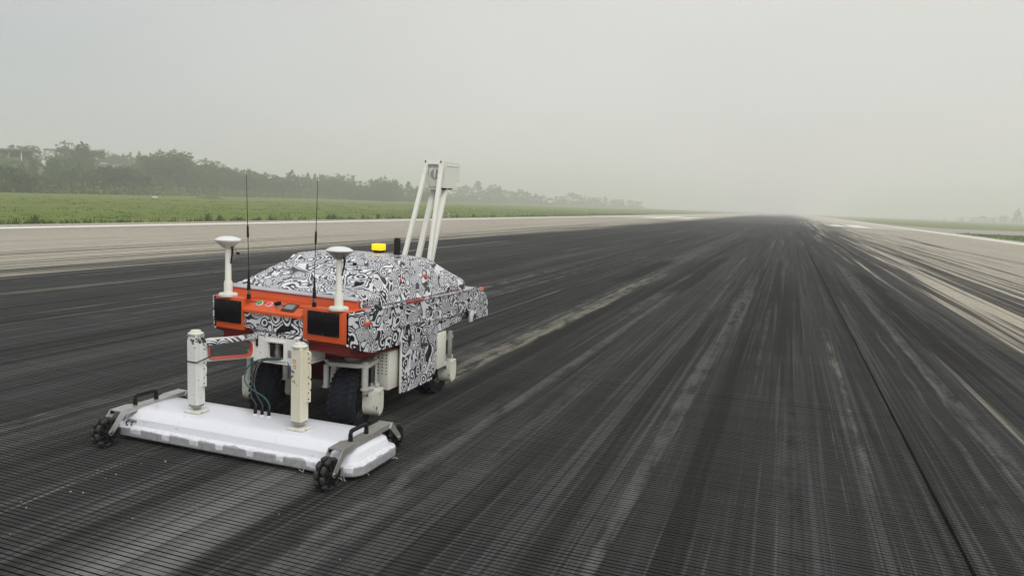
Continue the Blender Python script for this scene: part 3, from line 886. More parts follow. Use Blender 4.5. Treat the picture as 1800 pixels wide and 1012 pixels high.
# skyline, left to right: (kind, x in photo, top, distance, width factor)
sky_line = [
 ('broad', 26, 252, 262, 1.0), ('broad', 43, 256, 266, .9), ('broad', 63, 254, 268, .9), ('broad', 8, 262, 262, .8),
 ('broad', 118, 249, 230, .8), ('conifer', 143, 249, 232, 1.3), ('conifer', 152, 252, 231, 1.2), ('broad', 164, 256, 231, .7), ('conifer', 136, 253, 230, 1.2),
 ('broad', 192, 265, 330, 1.3), ('broad', 205, 268, 335, 1.1), ('conifer', 228, 267, 335, 1.1), ('conifer', 244, 266, 330, 1.0), ('conifer', 217, 270, 335, 1.0), ('broad', 250, 272, 330, 1.0),
 ('broad', 12, 285, 216, 1.1), ('broad', 36, 282, 218, 1.0), ('broad', 58, 284, 222, 1.0), ('broad', 92, 272, 222, .9), ('broad', 106, 266, 226, .8), ('broad', 122, 272, 226, .9), ('broad', 142, 274, 224, .9), ('broad', 156, 279, 222, .9),
 ('broad', 268, 265, 232, 1.0), ('broad', 284, 263, 236, 1.1), ('broad', 302, 266, 238, 1.1), ('broad', 318, 275, 240, 1.1), ('broad', 334, 280, 240, 1.1),
 ('broad', 352, 279, 246, 1.2), ('broad', 370, 281, 248, 1.2), ('broad', 388, 288, 250, 1.2), ('broad', 402, 291, 252, 1.1), ('broad', 418, 295, 258, 1.2), ('broad', 436, 297, 262, 1.2),
 ('broad', 454, 299, 264, 1.1), ('broad', 470, 302, 268, 1.1), ('broad', 486, 306, 270, 1.1),
 ('conifer', 513, 298, 285, 1.3), ('conifer', 505, 304, 286, 1.1), ('broad', 526, 306, 290, .9), ('conifer', 541, 303, 300, 1.0), ('conifer', 553, 305, 300, 1.0), ('conifer', 566, 307, 300, 1.0),
 ('broad', 585, 303, 300, .95), ('broad', 602, 306, 305, .85), ('broad', 615, 315, 300, 1.0), ('broad', 575, 312, 295, .9), ('broad', 640, 319, 290, .85), ('broad', 650, 324, 292, .8),
 ('broad', 664, 311, 300, .85), ('broad', 676, 310, 304, .8), ('broad', 688, 316, 306, .9), ('poplar', 696, 315, 320, 1.0), ('conifer', 706, 323, 320, 1.0), ('poplar', 718, 319, 330, 1.1),
 ('broad', 732, 327, 330, 1.0), ('broad', 746, 326, 340, 1.0),
 ('broad', 800, 330, 531, 1.1), ('broad', 812, 326, 538, 1.0), ('broad', 824, 325, 538, 1.0), ('poplar', 840, 318, 552, 1.5), ('broad', 858, 328, 558, 1.0), ('broad', 870, 324, 558, 1.1), ('conifer', 879, 326, 565, 1.1),
 ('broad', 893, 333, 572, 1.0), ('broad', 908, 332, 579, 1.1), ('broad', 917, 333, 579, 1.0), ('conifer', 927, 337, 586, 1.2), ('broad', 938, 340, 593, 1.0), ('broad', 950, 342, 593, 1.1), ('broad', 960, 346, 593, 1.0),
 ('broad', 975, 346, 690, 1.2), ('broad', 988, 342, 703, 1.2), ('broad', 1007, 337, 710, 1.2), ('broad', 1025, 343, 717, 1.2), ('broad', 1040, 345, 717, 1.2), ('broad', 1052, 348, 717, 1.1),
 ('poplar', 1064, 345, 745, 1.3), ('broad', 1080, 348, 752, 1.2), ('conifer', 1094, 349, 759, 1.2), ('broad', 1110, 351, 772, 1.2), ('broad', 1122, 353, 779, 1.1),
]
special = {(513, 298): 'tallest pointed conifer on the skyline between the two whip antennas',
           (118, 249): 'hazy tree crown rising above the roof of the open shelter',
           (284, 263): 'dark broad tree at the highest crest of the wooded hill',
           (676, 310): 'rounded broad tree standing just left of the camera mast',
           (840, 318): 'tall oval narrow tree just right of the camera box'}
SEG = [(-50, 180, 'by the hilltop sheds at the far left'), (180, 258, 'in the misty gap right of the hilltop sheds'), (258, 345, 'along the highest crest of the wooded hill'),
       (345, 436, 'down the slope left of the left whip antenna'), (436, 558, 'on the skyline between the two whip antennas'), (558, 770, 'on the skyline from right whip antenna to camera mast'),
       (770, 970, 'in the hazy row right of the camera mast'), (970, 1200, 'in the faintest far end of the row')]
ORD = 'leftmost second third fourth fifth sixth seventh eighth ninth tenth eleventh twelfth thirteenth fourteenth fifteenth sixteenth seventeenth eighteenth nineteenth twentieth'.split()
KW = {'broad': 'broad tree', 'conifer': 'conifer', 'poplar': 'narrow tree', 'bush': 'bush'}
def nth(i): return ORD[i] if i < len(ORD) else None
for a, b, where in SEG:
    for kd in KW:
        row = sorted([k for k in sky_line if k[0] == kd and a <= k[1] < b], key=lambda k: k[1])
        for n_, k in enumerate(row):
            o = (nth(n_) + ' ' + KW[kd] + (' ' if n_ == 0 else ' from the left ')) if len(row) > 1 else 'only ' + KW[kd] + ' '
            lab = special.get((k[1], k[2])) or (o + where)
            t_ = tree_at(*k, label=lab)
            t_['group'] = GR[kd]
rf = random.Random(77)
for k in [k for k in sky_line if 255 < k[1] < 760 and k[0] == 'broad']:
    t_ = tree_at('broad', k[1] + rf.uniform(-9, 9), k[2] + rf.uniform(4, 10), k[3] - rf.uniform(4, 14), 1.35, label=NL['broad'], group=GR['broad'])
# body of the wood: trees and bushes down the slope
for i in range(120):
    px = rt.uniform(-20, 760)
    d0 = fence_pt(max(2, px)) if px > 2 else Vector((-120, 92, 0))
    fd = math.hypot(d0.x, d0.y)
    dd = fd + 9 + rt.random() ** .8 * (72 if px < 500 else 48)
    q = at_dist(px, 330, dd)
    z0 = hill_z(q.x, q.y)
    kind = rt.choice(('broad', 'broad', 'bush', 'bush', 'bush', 'conifer')) if dd - fd > 16 else 'bush'
    lim = 278 if px < 250 else (300 if px < 420 else 322)          # keep the skyline as in the photograph
    if px > 180 and px < 255: lim = 292
    H = rt.uniform(1.5, 3.4) if kind == 'bush' else rt.uniform(3.8, 7.0)
    hmax = at_dist(px, lim, dd).z - z0
    H = min(H, max(1.6, hmax))
    tree(kind, q.x, q.y, z0 - .2, H + .2, rt.uniform(1.0, 1.4), NL[kind], GR[kind])
for i in range(56):
    px = rt.uniform(760, 1120)
    dd = 430 + (px - 760) * .85 + rt.uniform(10, 50)
    q = at_dist(px, 350, dd); z0 = hill_z(q.x, q.y)
    lim = 334 + (px - 760) * .055
    H = min(rt.uniform(3, 7), at_dist(px, lim, dd).z - z0)
    kind = rt.choice(('broad', 'bush', 'broad'))
    tree(kind, q.x, q.y, z0 - .2, max(2, H), rt.uniform(1.1, 1.5), NL[kind], GR[kind])
# darker trees at the foot of the hill, nearest the camera
for (px, yt, off, w, lab) in ((8, 284, 4, 1.0, 'dark dense tree at the hill foot on the very left edge'), (30, 290, 3, 1.0, None), (48, 300, 4, 1.0, None),
                         (72, 306, 6, 1.1, None), (100, 298, 8, 1.1, None), (176, 290, 9, .9, None), (196, 284, 10, .9, 'dark tall bush like tree before the hillside gap'), (210, 292, 9, .9, None),
                         (228, 288, 12, .8, None), (140, 292, 12, 1.0, None), (120, 300, 10, 1.0, None), (250, 305, 9, 1.0, None)):
    q = fence_pt(max(3, px)); fd = math.hypot(q.x, q.y) + off
    T('broad' if w < 1.05 else 'bush', px, yt, fd, w * 1.1, lab, var=0 if px % 4 else 3)
# the understorey that nobody could count
random.seed(31)
vs, fs = [], []
for i in range(26000):
    px = random.uniform(-15, 1130)
    if px < 760:
        q = fence_pt(max(2.5, px)) if i % 40 == 0 or i == 0 else q_last + Vector((random.uniform(-3, 3), random.uniform(-3, 3), 0))
        if i % 40 == 0: q_last = q.copy()
    else:
        q = on_ground(px, 362 + (px - 760) * .012); 
        k = (430 + (px - 760) * .85) / math.hypot(q.x, q.y); q = q * k
        q_last = q.copy()
    dirn = Vector((q.x, q.y, 0)).normalized()
    s = random.random() ** 1.3 * 85 + 1.5
    p = q + dirn * s
    z = hill_z(p.x, p.y) + abs(random.gauss(0, 1.0)) * (1.2 if random.random() > .3 else .5) + .1
    a = Vector((random.gauss(0, 1), random.gauss(0, 1), random.gauss(0, .7))).normalized() * random.uniform(.22, .5)
    b = a.cross(Vector((random.gauss(0, 1), random.gauss(0, 1), random.gauss(0, 1)))).normalized() * random.uniform(.18, .4)
    c = Vector((p.x, p.y, z)); i0 = len(vs)
    vs += [tuple(c - a), tuple(c + b), tuple(c + a), tuple(c - b)]; fs.append((i0, i0 + 1, i0 + 2, i0 + 3))
for i in range(15000):
    px = random.uniform(30, 760)
    if i % 25 == 0: q_last = fence_pt(px)
    dirn = Vector((q_last.x, q_last.y, 0)).normalized()
    p = q_last + Vector((random.uniform(-4, 4), random.uniform(-4, 4), 0)) + dirn * (random.random() ** 1.5 * 14 + 4)
    z = hill_z(p.x, p.y) + random.random() ** 1.4 * (1.1 + 1.1 * math.sin(p.y * .31) ** 2)
    a = Vector((random.gauss(0, 1), random.gauss(0, 1), random.gauss(0, .7))).normalized() * random.uniform(.2, .45)
    b = a.cross(Vector((random.gauss(0, 1), random.gauss(0, 1), random.gauss(0, 1)))).normalized() * random.uniform(.18, .4)
    c = Vector((p.x, p.y, z)); i0 = len(vs)
    vs += [tuple(c - a), tuple(c + b), tuple(c + a), tuple(c - b)]; fs.append((i0, i0 + 1, i0 + 2, i0 + 3))
tag(pydata('undergrowth', vs, fs, 'leaf_light'), kind='stuff')
# misty trees on the right
for (px, yt, d, w, lab) in ((1790, 366, 760, .9, 'misty pointed tree at the right edge above the low buildings'), (1812, 380, 520, 1.2, None), (1640, 386, 928, 1.5, None), (1660, 384, 899, 1.5, None), (1690, 381, 899, 1.4, None), (1712, 381, 899, 1.5, None), (1728, 379, 884, 1.5, None), (1745, 381, 870, 1.5, None), (1766, 378, 855, 1.4, None)):
    tree_at('broad' if px != 1790 else 'conifer', px, yt, d, w * 1.4 if px == 1790 else w, lab or {1812: 'rounded tree cut by the right frame edge', 1640: 'leftmost faint tree beyond the taxiway', 1660: 'second faint tree from the left beyond the taxiway', 1690: 'third faint tree from the left beyond the taxiway', 1712: 'fourth faint tree from the left beyond the taxiway', 1728: 'fifth faint tree from the left beyond the taxiway', 1745: 'sixth faint tree from the left beyond the taxiway', 1766: 'faint tree just left of the misty pointed tree'}[px], None if lab else 'faint trees on the right', base=-.1)

# ---- haze
hz = MB().bx(-1560, 1560, -200, 2260, -1.3, 30).build('haze', 'field', smooth=0)
hm = bpy.data.materials.new('haze'); hm.use_nodes = True
hm.node_tree.nodes.clear()
ho = hm.node_tree.nodes.new('ShaderNodeOutputMaterial')
pv = hm.node_tree.nodes.new('ShaderNodeVolumePrincipled')
pv.inputs['Color'].default_value = (1.0, .984, .972, 1)
pv.inputs['Density'].default_value = HAZE_DENSITY
pv.inputs['Anisotropy'].default_value = 0.06
hm.node_tree.links.new(pv.outputs[0], ho.inputs['Volume'])
hz.data.materials.clear(); hz.data.materials.append(hm)
tag(hz, kind='stuff')
# ================================================================== THE INSPECTION ROBOT
RX, RY = -3.22, 4.20
bot = empty('inspection_robot', (RX, RY, 0))
tag(bot, 'runway inspection robot in black and white camouflage wrap pushing a white radar box', 'robot')

# ---- hull: side panels, front housing, chin, belly
MB().bx(-.53, .53, .06, 1.84, .625, .915, .01).build('hull', 'dark_red', bot, True)
side = [(.0, .935), (.0, .705), (.075, .672), (.27, .622), (.72, .612), (1.33, .605), (1.62, .622), (1.80, .64), (1.86, .70), (1.90, .705), (1.99, .885), (1.4, .905)]
for s in (-1, 1):
    x0, x1 = (s * .538, s * .565)
    sp_ = MB().prism(side, 'x', min(x0, x1), max(x0, x1), .008).build('side_panel', 'camo', bot, True)
    # proud lower band and the hem along the top edge
    x2, x3 = s * .566, s * .576
    MB().prism([(.02, .79), (.03, .70), (.09, .668), (.27, .620), (.70, .612), (.70, .735), (.34, .765)], 'x', min(x2, x3), max(x2, x3), .004).build('lower_band', 'camo', sp_, True)
    MB().prism([(.70, .745), (1.30, .715), (1.80, .70), (1.80, .712), (1.30, .728), (.70, .758)], 'x', min(x2, x3) , max(x2, x3), .003).build('crease', 'camo', sp_, True)
    MB().bx(min(s * .53, s * .572), max(s * .53, s * .572), .0, 1.98, .912, .926, .004).xf(Matrix.Rotation(-.012, 4, 'X')).build('hem', 'camo', sp_, True)
    MB().box((s * .579, .20, .835), (.012, .075, .026), None, .005).build('side_reflector', 'orange_lens', sp_, True)
    MB().box((s * .574, .90, .915), (.012, .28, .016), Matrix.Rotation(-.02, 3, 'X'), .004).build('side_lamp', 'red_plastic', sp_, True)
# front housing: two orange sensor heads with a sloping control desk between
for (x0, x1, p0, p1) in ((-.56, -.30, -.545, -.318), (.19, .56, .237, .482)):
    h = MB().bx(x0, x1, 0, .17, .712, .94, .008).build('sensor_head', 'orange', bot, True)
    MB().bx(p0, p1, -.012, .004, .758, .918, .003).build('black_window', 'black_gloss', h, True)
    mb = MB()
    for fx in (p0 + .012, (p0 + p1) / 2, p1 - .012):
        for fz in (.768, .909): mb.cyl((fx, -.016, fz), (fx, -.010, fz), .0042, n=8)
    tag(mb.build('screw', 'steel', h, True), kind='stuff')
MB().bx(-.299, .189, .05, .17, .72, .90, .004).build('desk_core', 'dark_red', bot, True)
desk = MB().prism([(-.015, .868), (-.015, .852), (.14, .852), (.14, .938), (.115, .938)], 'x', -.298, .188, .003).build('control_desk', 'orange', bot, True)
slope = Matrix.Rotation(math.atan2(.07, .13), 4, 'X')
def on_desk(x, t, lift=0): 
    return Vector((x, -.015 + t * .13, .868 + t * .07)) + Vector((0, -.47, .88)) * lift
nrm = Vector((0, -.47, .88))
for x, m_, nm in ((-.205, 'green_plastic', 'green_button'), (-.125, 'pink_plastic', 'red_button')):
    o = MB().cyl(on_desk(x, .55), on_desk(x, .55, .008), .026, n=20).build(nm, 'strip_white', desk, True)
    o2 = MB().cyl(on_desk(x, .55, .008), on_desk(x, .55, .016), .021, .019, n=20)
    o2.build(nm + '_cap', m_, desk, True)
MB().cyl(on_desk(-.045, .55), on_desk(-.045, .55, .010), .026, n=20).build('switch_ring', 'aluminium', desk, True)
MB().bar(on_desk(-.062, .45, .022), on_desk(-.028, .65, .022), .018, .026, nrm, .003).build('rotary_switch', 'black_plastic', desk, True)
d_ = MB().box(on_desk(.055, .5, .004), (.105, .085, .010), slope.to_3x3(), .004).build('display', 'dark_steel', desk, True)
MB().box(on_desk(.055, .5, .0105), (.070, .050, .004), slope.to_3x3()).build('screen', 'screen_grey', desk, True)
MB().bx(-.303, .233, .010, .045, .735, .862, .003).build('front_panel', 'camo', bot, True)
MB().prism([(.005, .738), (.06, .69), (.30, .66), (.30, .73)], 'x', -.26, .23, .004).build('under_panel', 'camo', bot, True)
# chin: dark red underside sloping back
for (x0, x1, xb0, xb1) in ((-.555, -.262, -.40, -.262), (.232, .555, .232, .53)):
    secs = [[(x0, .004, .711), (x1, .004, .711), (x1, .02, .711), (x0, .02, .711)],
            [(x0, .03, .690), (x1, .03, .690), (x1, .06, .711), (x0, .06, .711)],
            [(xb0, .30, .605), (xb1, .30, .605), (xb1, .32, .69), (xb0, .32, .69)]]
    ch = MB().loft(secs).build('chin', 'dark_red', bot, True)
    xm = (x0 + x1) / 2 + .02
    MB().box((xm, .135, .652), (.13, .05, .006), Matrix.Rotation(-.30, 3, 'X'), .002).build('chin_vent', 'cast_grey', ch, True)
MB().bx(-.50, .50, .26, .80, .56, .63, .01).build('front_floor', 'dark_red', bot, True)
MB().bx(-.53, .53, .79, 1.34, .205, .66, .012).build('belly', 'dark_red', bot)
# shelf and sloping orange riser with its pale hem
MB().bx(-.558, .558, .10, .172, .928, .938, .003).bx(-.535, .535, .1721, .30, .928, .938).build('shelf', 'orange', bot, True)
MB().prism([(.135, .938), (.15, .9895), (.26, .9895), (.26, .938)], 'x', -.53, .53, .004).build('riser', 'orange', bot, True)
MB().prism([(.136, .990), (.138, .997), (.168, 1.0115), (.185, 1.0115), (.165, .990)], 'x', -.528, .528, .002).build('hem_strip', 'hem_grey', bot, True)

# ---- hood
hood_sec = [(.168, .90, .53, .985, .522, 1.010), (.30, .90, .535, .985, .49, 1.058), (.56, .90, .535, .99, .44, 1.150), (.61, .90, .535, .99, .437, 1.160),
            (.66, .90, .535, .99, .437, 1.166), (.72, .90, .535, .99, .442, 1.202), (.80, .90, .535, .99, .438, 1.216), (1.10, .90, .535, .985, .428, 1.224),
            (1.42, .90, .53, .975, .415, 1.205), (1.49, .90, .53, .97, .415, 1.190), (1.75, .90, .525, .955, .46, 1.078), (1.97, .90, .515, .945, .50, .988), (1.995, .895, .51, .93, .502, .972)]
secs = []
for (y, zb, wb, zs, wt_, zt) in hood_sec:
    r = min(.03, (zt - zs) * .4)
    half = [(wb, zb), (wb, zs), (wt_ + r * .25, zt - r), (wt_ - r * .7, zt - r * .12), (wt_ * .55, zt + .004)]
    ring = [(x, y, z) for x, z in half] + [(-x, y, z) for x, z in half[::-1]]
    secs.append(ring)
hood = MB().loft(secs).build('hood', 'camo', bot, True, 28)
for s in (-1, 1):
    MB().lathe([(.018, 0), (.022, .010), (.020, .022), (.010, .030), (0, .031)], 14, Matrix.Translation((s * .475, .80, 1.065)) @ Matrix.Rotation(s * 1.15, 4, 'Y')).build('red_knob', 'red_plastic', hood, True)
    MB().lathe([(.018, 0), (.022, .010), (.020, .022), (.010, .030), (0, .031)], 14, Matrix.Translation((s * .478, 1.22, 1.06)) @ Matrix.Rotation(s * 1.15, 4, 'Y')).build('red_knob', 'red_plastic', hood, True)
    # door panel proud of the hood side, with seam gap
    p_ = [(.40, .935), (.74, .93), (1.52, .92), (1.44, 1.155), (.80, 1.165), (.70, 1.135)]
    def hx(y, z):
        for a, b in zip(hood_sec, hood_sec[1:]):
            if a[0] <= y <= b[0]:
                f = (y - a[0]) / (b[0] - a[0])
                wb = a[2] + f * (b[2] - a[2]); zs = a[3] + f * (b[3] - a[3]); wt2 = a[4] + f * (b[4] - a[4]); zt = a[5] + f * (b[5] - a[5])
                if z <= zs: return wb
                return wb + (wt2 - wb) * (z - zs) / (zt - zs)
        return .5
    mb = MB(); A = []; B = []
    for (y, z) in p_:
        x = hx(y, z)
        A.append(mb.bm.verts.new((s * (x - .004), y, z))); B.append(mb.bm.verts.new((s * (x + .014), y, z)))
    mb.bm.faces.new(B); mb.bm.faces.new(A[::-1])
    for i in range(len(A)): mb.bm.faces.new((A[i], A[(i + 1) % len(A)], B[(i + 1) % len(A)], B[i]))
    mb.build('hood_door', 'camo', hood, True)
MB().box((.40, .36, 1.085), (.05, .035, .018), None, .004).build('hood_latch', 'dark_steel', hood, True)
MB().cyl((.18, .66, 1.172), (.18, .66, 1.19), .016, n=14).build('filler_cap', 'black_plastic', hood, True)
# tail deck and rear pod
MB().bx(-.50, .50, 1.84, 2.06, .66, .89, .012).build('tail_deck', 'camo', bot, True)
pod = [(1.98, .70), (1.985, .895), (2.12, .905), (2.30, .87), (2.41, .79), (2.445, .70), (2.445, .60), (2.10, .605), (2.06, .69)]
pd = MB().prism(pod, 'x', -.56, .56, .010).build('rear_pod', 'camo', bot, True)
for s in (-1, 1):
    MB().box((s * .53, 2.325, .862), (.045, .06, .022), Matrix.Rotation(.5, 3, 'X'), .006).build('tail_lamp', 'orange_lens', pd, True)
    MB().bx(s * .55 - .012, s * .55 + .012, 2.03, 2.085, .59, .70, .004).build('pod_bracket', 'white_paint', pd, True)
# side skirts between the wheels
skirt = [(.735, .61), (.735, .205), (1.24, .205), (1.315, .27), (1.34, .61)]
for s in (-1, 1):
    x0, x1 = sorted((s * .540, s * .562))
    sk = MB().prism(skirt, 'x', x0, x1, .006).build('side_skirt', 'camo', bot, False)
    MB().box((s * .570, 1.08, .53), (.018, .10, .03), Matrix.Rotation(-.15, 3, 'X'), .006).build('door_handle', 'dark_steel', sk)
    MB().bx(min(s * .545, s * .56), max(s * .545, s * .56), .72, .738, .21, .60, .003).build('skirt_edge', 'strip_white', sk)

# ---- lights, antennas on the deck
b = MB().lathe([(.044, 0), (.047, .008), (.047, .016), (.040, .020)], 20, Matrix.Translation((.01, 1.30, 1.221))).build('beacon_base', 'black_plastic', bot)
MB().box((.01, 1.30, 1.268), (.092, .085, .054), None, .007).build('warning_beacon', 'lit_amber', bot)
MB().lathe([(.028, 0), (.028, .12), (.024, .137), (.016, .141), (0, .141)], 16, Matrix.Translation((.185, 1.30, 1.213))).build('receiver_tube', 'black_plastic', bot)
for s in (-1, 1):
    z0 = .938 - TILT * s * .27
    w = empty('whip_antenna', (s * .27, .02, z0), 0, bot)
    MB().cyl((0, 0, 0), (0, 0, .030), .014, n=14).cyl((0, 0, .0301), (0, 0, .035), .011, n=14).build('base', 'black_plastic', w)
    MB().cyl((0, 0, .035), (0, 0, .062), .0125, n=14).build('collar', 'steel', w)
    MB().lathe([(.013, .062), (.012, .09), (.006, .17), (.0032, .20)], 12).build('spring_cone', 'black_plastic', w)
    lean = s * .012
    MB().tube([(0, 0, .19), (lean * .5, 0, .42)], .0024, 6).tube([(lean * .5, 0, .42), (lean * .55, 0, .435), (lean * .7, 0, .50), (lean * .75, 0, .515)], [.003, .0075, .0075, .003], 8) \
        .tube([(lean * .75, 0, .515), (lean * 1.6, 0, .865)], [.0026, .0016], 6).build('rod', 'black_plastic', w)
for s in (-1, 1):
    z0 = .938 - TILT * s * .456
    w = empty('satellite_antenna', (s * .456, .03, z0), 0, bot)
    MB().lathe([(.066, 0), (.066, .014), (.060, .022), (.030, .024)], 28).build('flange', 'cream_paint', w)
    MB().lathe([(.030, .022), (.029, .10), (.0215, .115), (.0195, .345)], 20).build('post', 'mast_white', w)
    MB().lathe([(.020, .338), (.036, .345), (.074, .380), (.087, .389), (.087, .394)], 32).build('bowl', 'screen_grey' if s > 0 else 'mast_white', w)
    MB().lathe([(.088, .392), (.090, .397), (.086, .403), (.064, .415), (.034, .422), (.0, .424)], 32).build('dome', 'strip_white', w)
    MB().tube([(.042, -.01, .352), (.050, -.012, .330), (.044, -.012, .29), (.036, -.01, .26), (.022, 0, .235)], [.008, .008, .006, .006, .006], 7).build('cable', 'black_plastic', w)
    if s < 0:
        MB().tube([(.055, -.01, .356), (.075, -.01, .335), (.092, -.012, .312)], .0018, 5).lathe([(0, 0), (.011, .003), (.012, .016), (0, .02)], 10, Matrix.Translation((.096, -.012, .298))).build('hanging_cap', 'black_plastic', w)

# ---- camera mast: two front legs bent into a hoop, two rear legs, camera box
mast = empty('camera_mast', (0, 1.95, .90), 0, bot)
def V(x, y, z): return Vector((x, y - 1.95, z - .90))
for s in (-1, 1):
    MB().bar(V(s * .148, 1.93, .90), V(s * .078, 2.325, 2.00), .036, .042, (0, 1, 0), .004).build('front_leg', 'mast_white', mast)
    MB().bar(V(s * .072, 2.085, .90), V(s * .060, 2.46, 1.80), .050, .042, (0, 1, 0), .006).build('rear_leg', 'mast_white', mast)
lean = math.atan2(.395, 1.10)
# hoop plate on top: an arch of sheet metal, tilted with the legs
mb = MB()
def arch(w_out, w_in, z_top, z_in, zb, r):
    out = [(-w_out, zb), (-w_out * .93, z_top - r), (-w_out * .93 + r * .3, z_top - r * .3), (-w_out * .93 + r, z_top), (w_out * .93 - r, z_top), (w_out * .93 - r * .3, z_top - r * .3), (w_out * .93, z_top - r), (w_out, zb)]
    inn = [(w_in, zb), (w_in * .93, z_in - r), (w_in * .93 - r * .3, z_in - r * .3), (w_in * .93 - r, z_in), (-w_in * .93 + r, z_in), (-w_in * .93 + r * .3, z_in - r * .3), (-w_in * .93, z_in - r), (-w_in, zb)]
    return out + inn
pts = arch(.098, .066, .150, .112, -.02, .02)
mb.prism(pts, 'y', -.020, .020)
mb.xf(Matrix.Translation(V(0, 2.29, 1.905)) @ Matrix.Rotation(-lean * .9, 4, 'X'))
mb.build('head_hoop', 'mast_white', mast)
mb = MB()
for s in (-1, 1): mb.cyl(V(s * .082, 2.310, 2.040), V(s * .082, 2.296, 2.044), .0065, n=10)
mb.build('hoop_bolt', 'black_plastic', mast)
box = MB().prism([(2.345 - 1.95, 1.795 - .9), (2.345 - 1.95, 2.045 - .9), (2.70 - 1.95, 2.045 - .9), (2.70 - 1.95, 1.865 - .9), (2.60 - 1.95, 1.865 - .9), (2.60 - 1.95, 1.795 - .9)], 'x', -.102, .102, .012).build('camera_box', 'mast_white', mast)
MB().bx(-.060, .060, 2.335 - 1.95, 2.346 - 1.95, 1.80 - .9, 1.99 - .9, .006).build('box_front', 'mast_white', box)
MB().cyl(V(.008, 2.342, 1.925), V(.008, 2.326, 1.925), .045, n=28).build('lens_ring', 'cast_grey', box)
MB().bx(-.006 + .008, .018, 2.318 - 1.95, 2.327 - 1.95, 1.885 - .9, 1.965 - .9, .003).build('lens_bar', 'strip_white', box)
MB().bx(-.085, .085, 2.42 - 1.95, 2.58 - 1.95, 1.782 - .9, 1.794 - .9, .003).build('lens_plate', 'dark_steel', box)
MB().bx(.1025, .106, 2.40 - 1.95, 2.66 - 1.95, 2.005 - .9, 2.02 - .9, .002).build('box_rib', 'strip_white', box)
MB().bx(-.07, .07, 2.345 - 1.95, 2.35 - 1.95, 1.775 - .9, 1.794 - .9, .003).build('box_bracket', 'mast_white', box)

# ---- drive wheels with forks, springs, motors
def rot_profile(prof, n, mat):
    return MB().lathe(prof, n, mat)
AX = Matrix.Rotation(PI / 2, 4, 'Y')
R_W, W_W = .222, .098
def tyre():
    prof = []
    h = W_W
    prof = [(.128, -h * .80), (.140, -h * .92), (.165, -h * 1.0), (.190, -h * .98), (.207, -h * .88), (.214, -h * .72), (.217, -h * .35), (.2175, 0), (.217, h * .35), (.214, h * .72), (.207, h * .88), (.190, h * .98), (.165, h * 1.0), (.140, h * .92), (.128, h * .80)]
    mb = MB().lathe(prof, 44, AX, False)
    n = 30
    for i in range(n):
        a = 2 * PI * i / n
        for s in (-1, 1):
            for (x0, x1, rr, wd, da) in ((.058, .094, .2135, .026, 0), (.020, .052, .2195, .024, PI / n)):
                xm = s * (x0 + x1) / 2
                m_ = Matrix.Rotation(a + da * s, 4, 'X')
                mb2 = bmesh.ops.create_cube(mb.bm, size=1)
                mat = m_ @ Matrix.Translation((xm, 0, rr - (.004 if x0 > .05 else 0))) @ Matrix.Rotation(s * (.30 if x0 > .05 else .12), 4, 'Z') @ Matrix.Rotation(-s * (.30 if x0 > .05 else 0) * -1, 4, 'Y') @ Matrix.Diagonal((x1 - x0, wd, .017, 1))
                bmesh.ops.transform(mb.bm, matrix=mat, verts=mb2['verts'])
    return mb
def make_wheel(loc, steer, s):
    w = empty('wheel', loc, steer, bot)
    tyre().build('tyre', 'rubber', w)
    rim = MB().lathe([(.126, -.078), (.131, -.082), (.131, -.074), (.118, -.066), (.112, 0), (.118, .066), (.131, .074), (.131, .082), (.126, .078), (.116, .07), (.108, .02), (.108, -.02), (.116, -.07), (.126, -.078)], 40, AX, False)
    ri = rim.build('rim', 'dark_steel', w)
    mb = MB()
    for t in range(2):
        rr = .121 - t * .015
        mb.lathe([(rr, s * (.076 - t * .022)), (rr + .0035, s * (.080 - t * .022)), (rr + .0035, s * (.084 - t * .022)), (rr - .002, s * (.083 - t * .022)), (rr, s * (.076 - t * .022))], 36, AX, False)
    mb.build('rim_lip', 'bright_steel', w)
    MB().lathe([(0, -.06), (.05, -.06), (.055, -.03), (.108, -.012), (.108, .012), (.055, .03), (.05, .06), (0, .06)], 28, AX).build('hub', 'dark_steel', w)
    mb = MB()
    for i in range(5):
        a = 2 * PI * i / 5
        mb.bar((s * .035, .045 * math.cos(a), .045 * math.sin(a)), (s * .045, .112 * math.cos(a), .112 * math.sin(a)), .03, .014, (1, 0, 0), .003)
    mb.build('spoke', 'dark_steel', w)
    return w
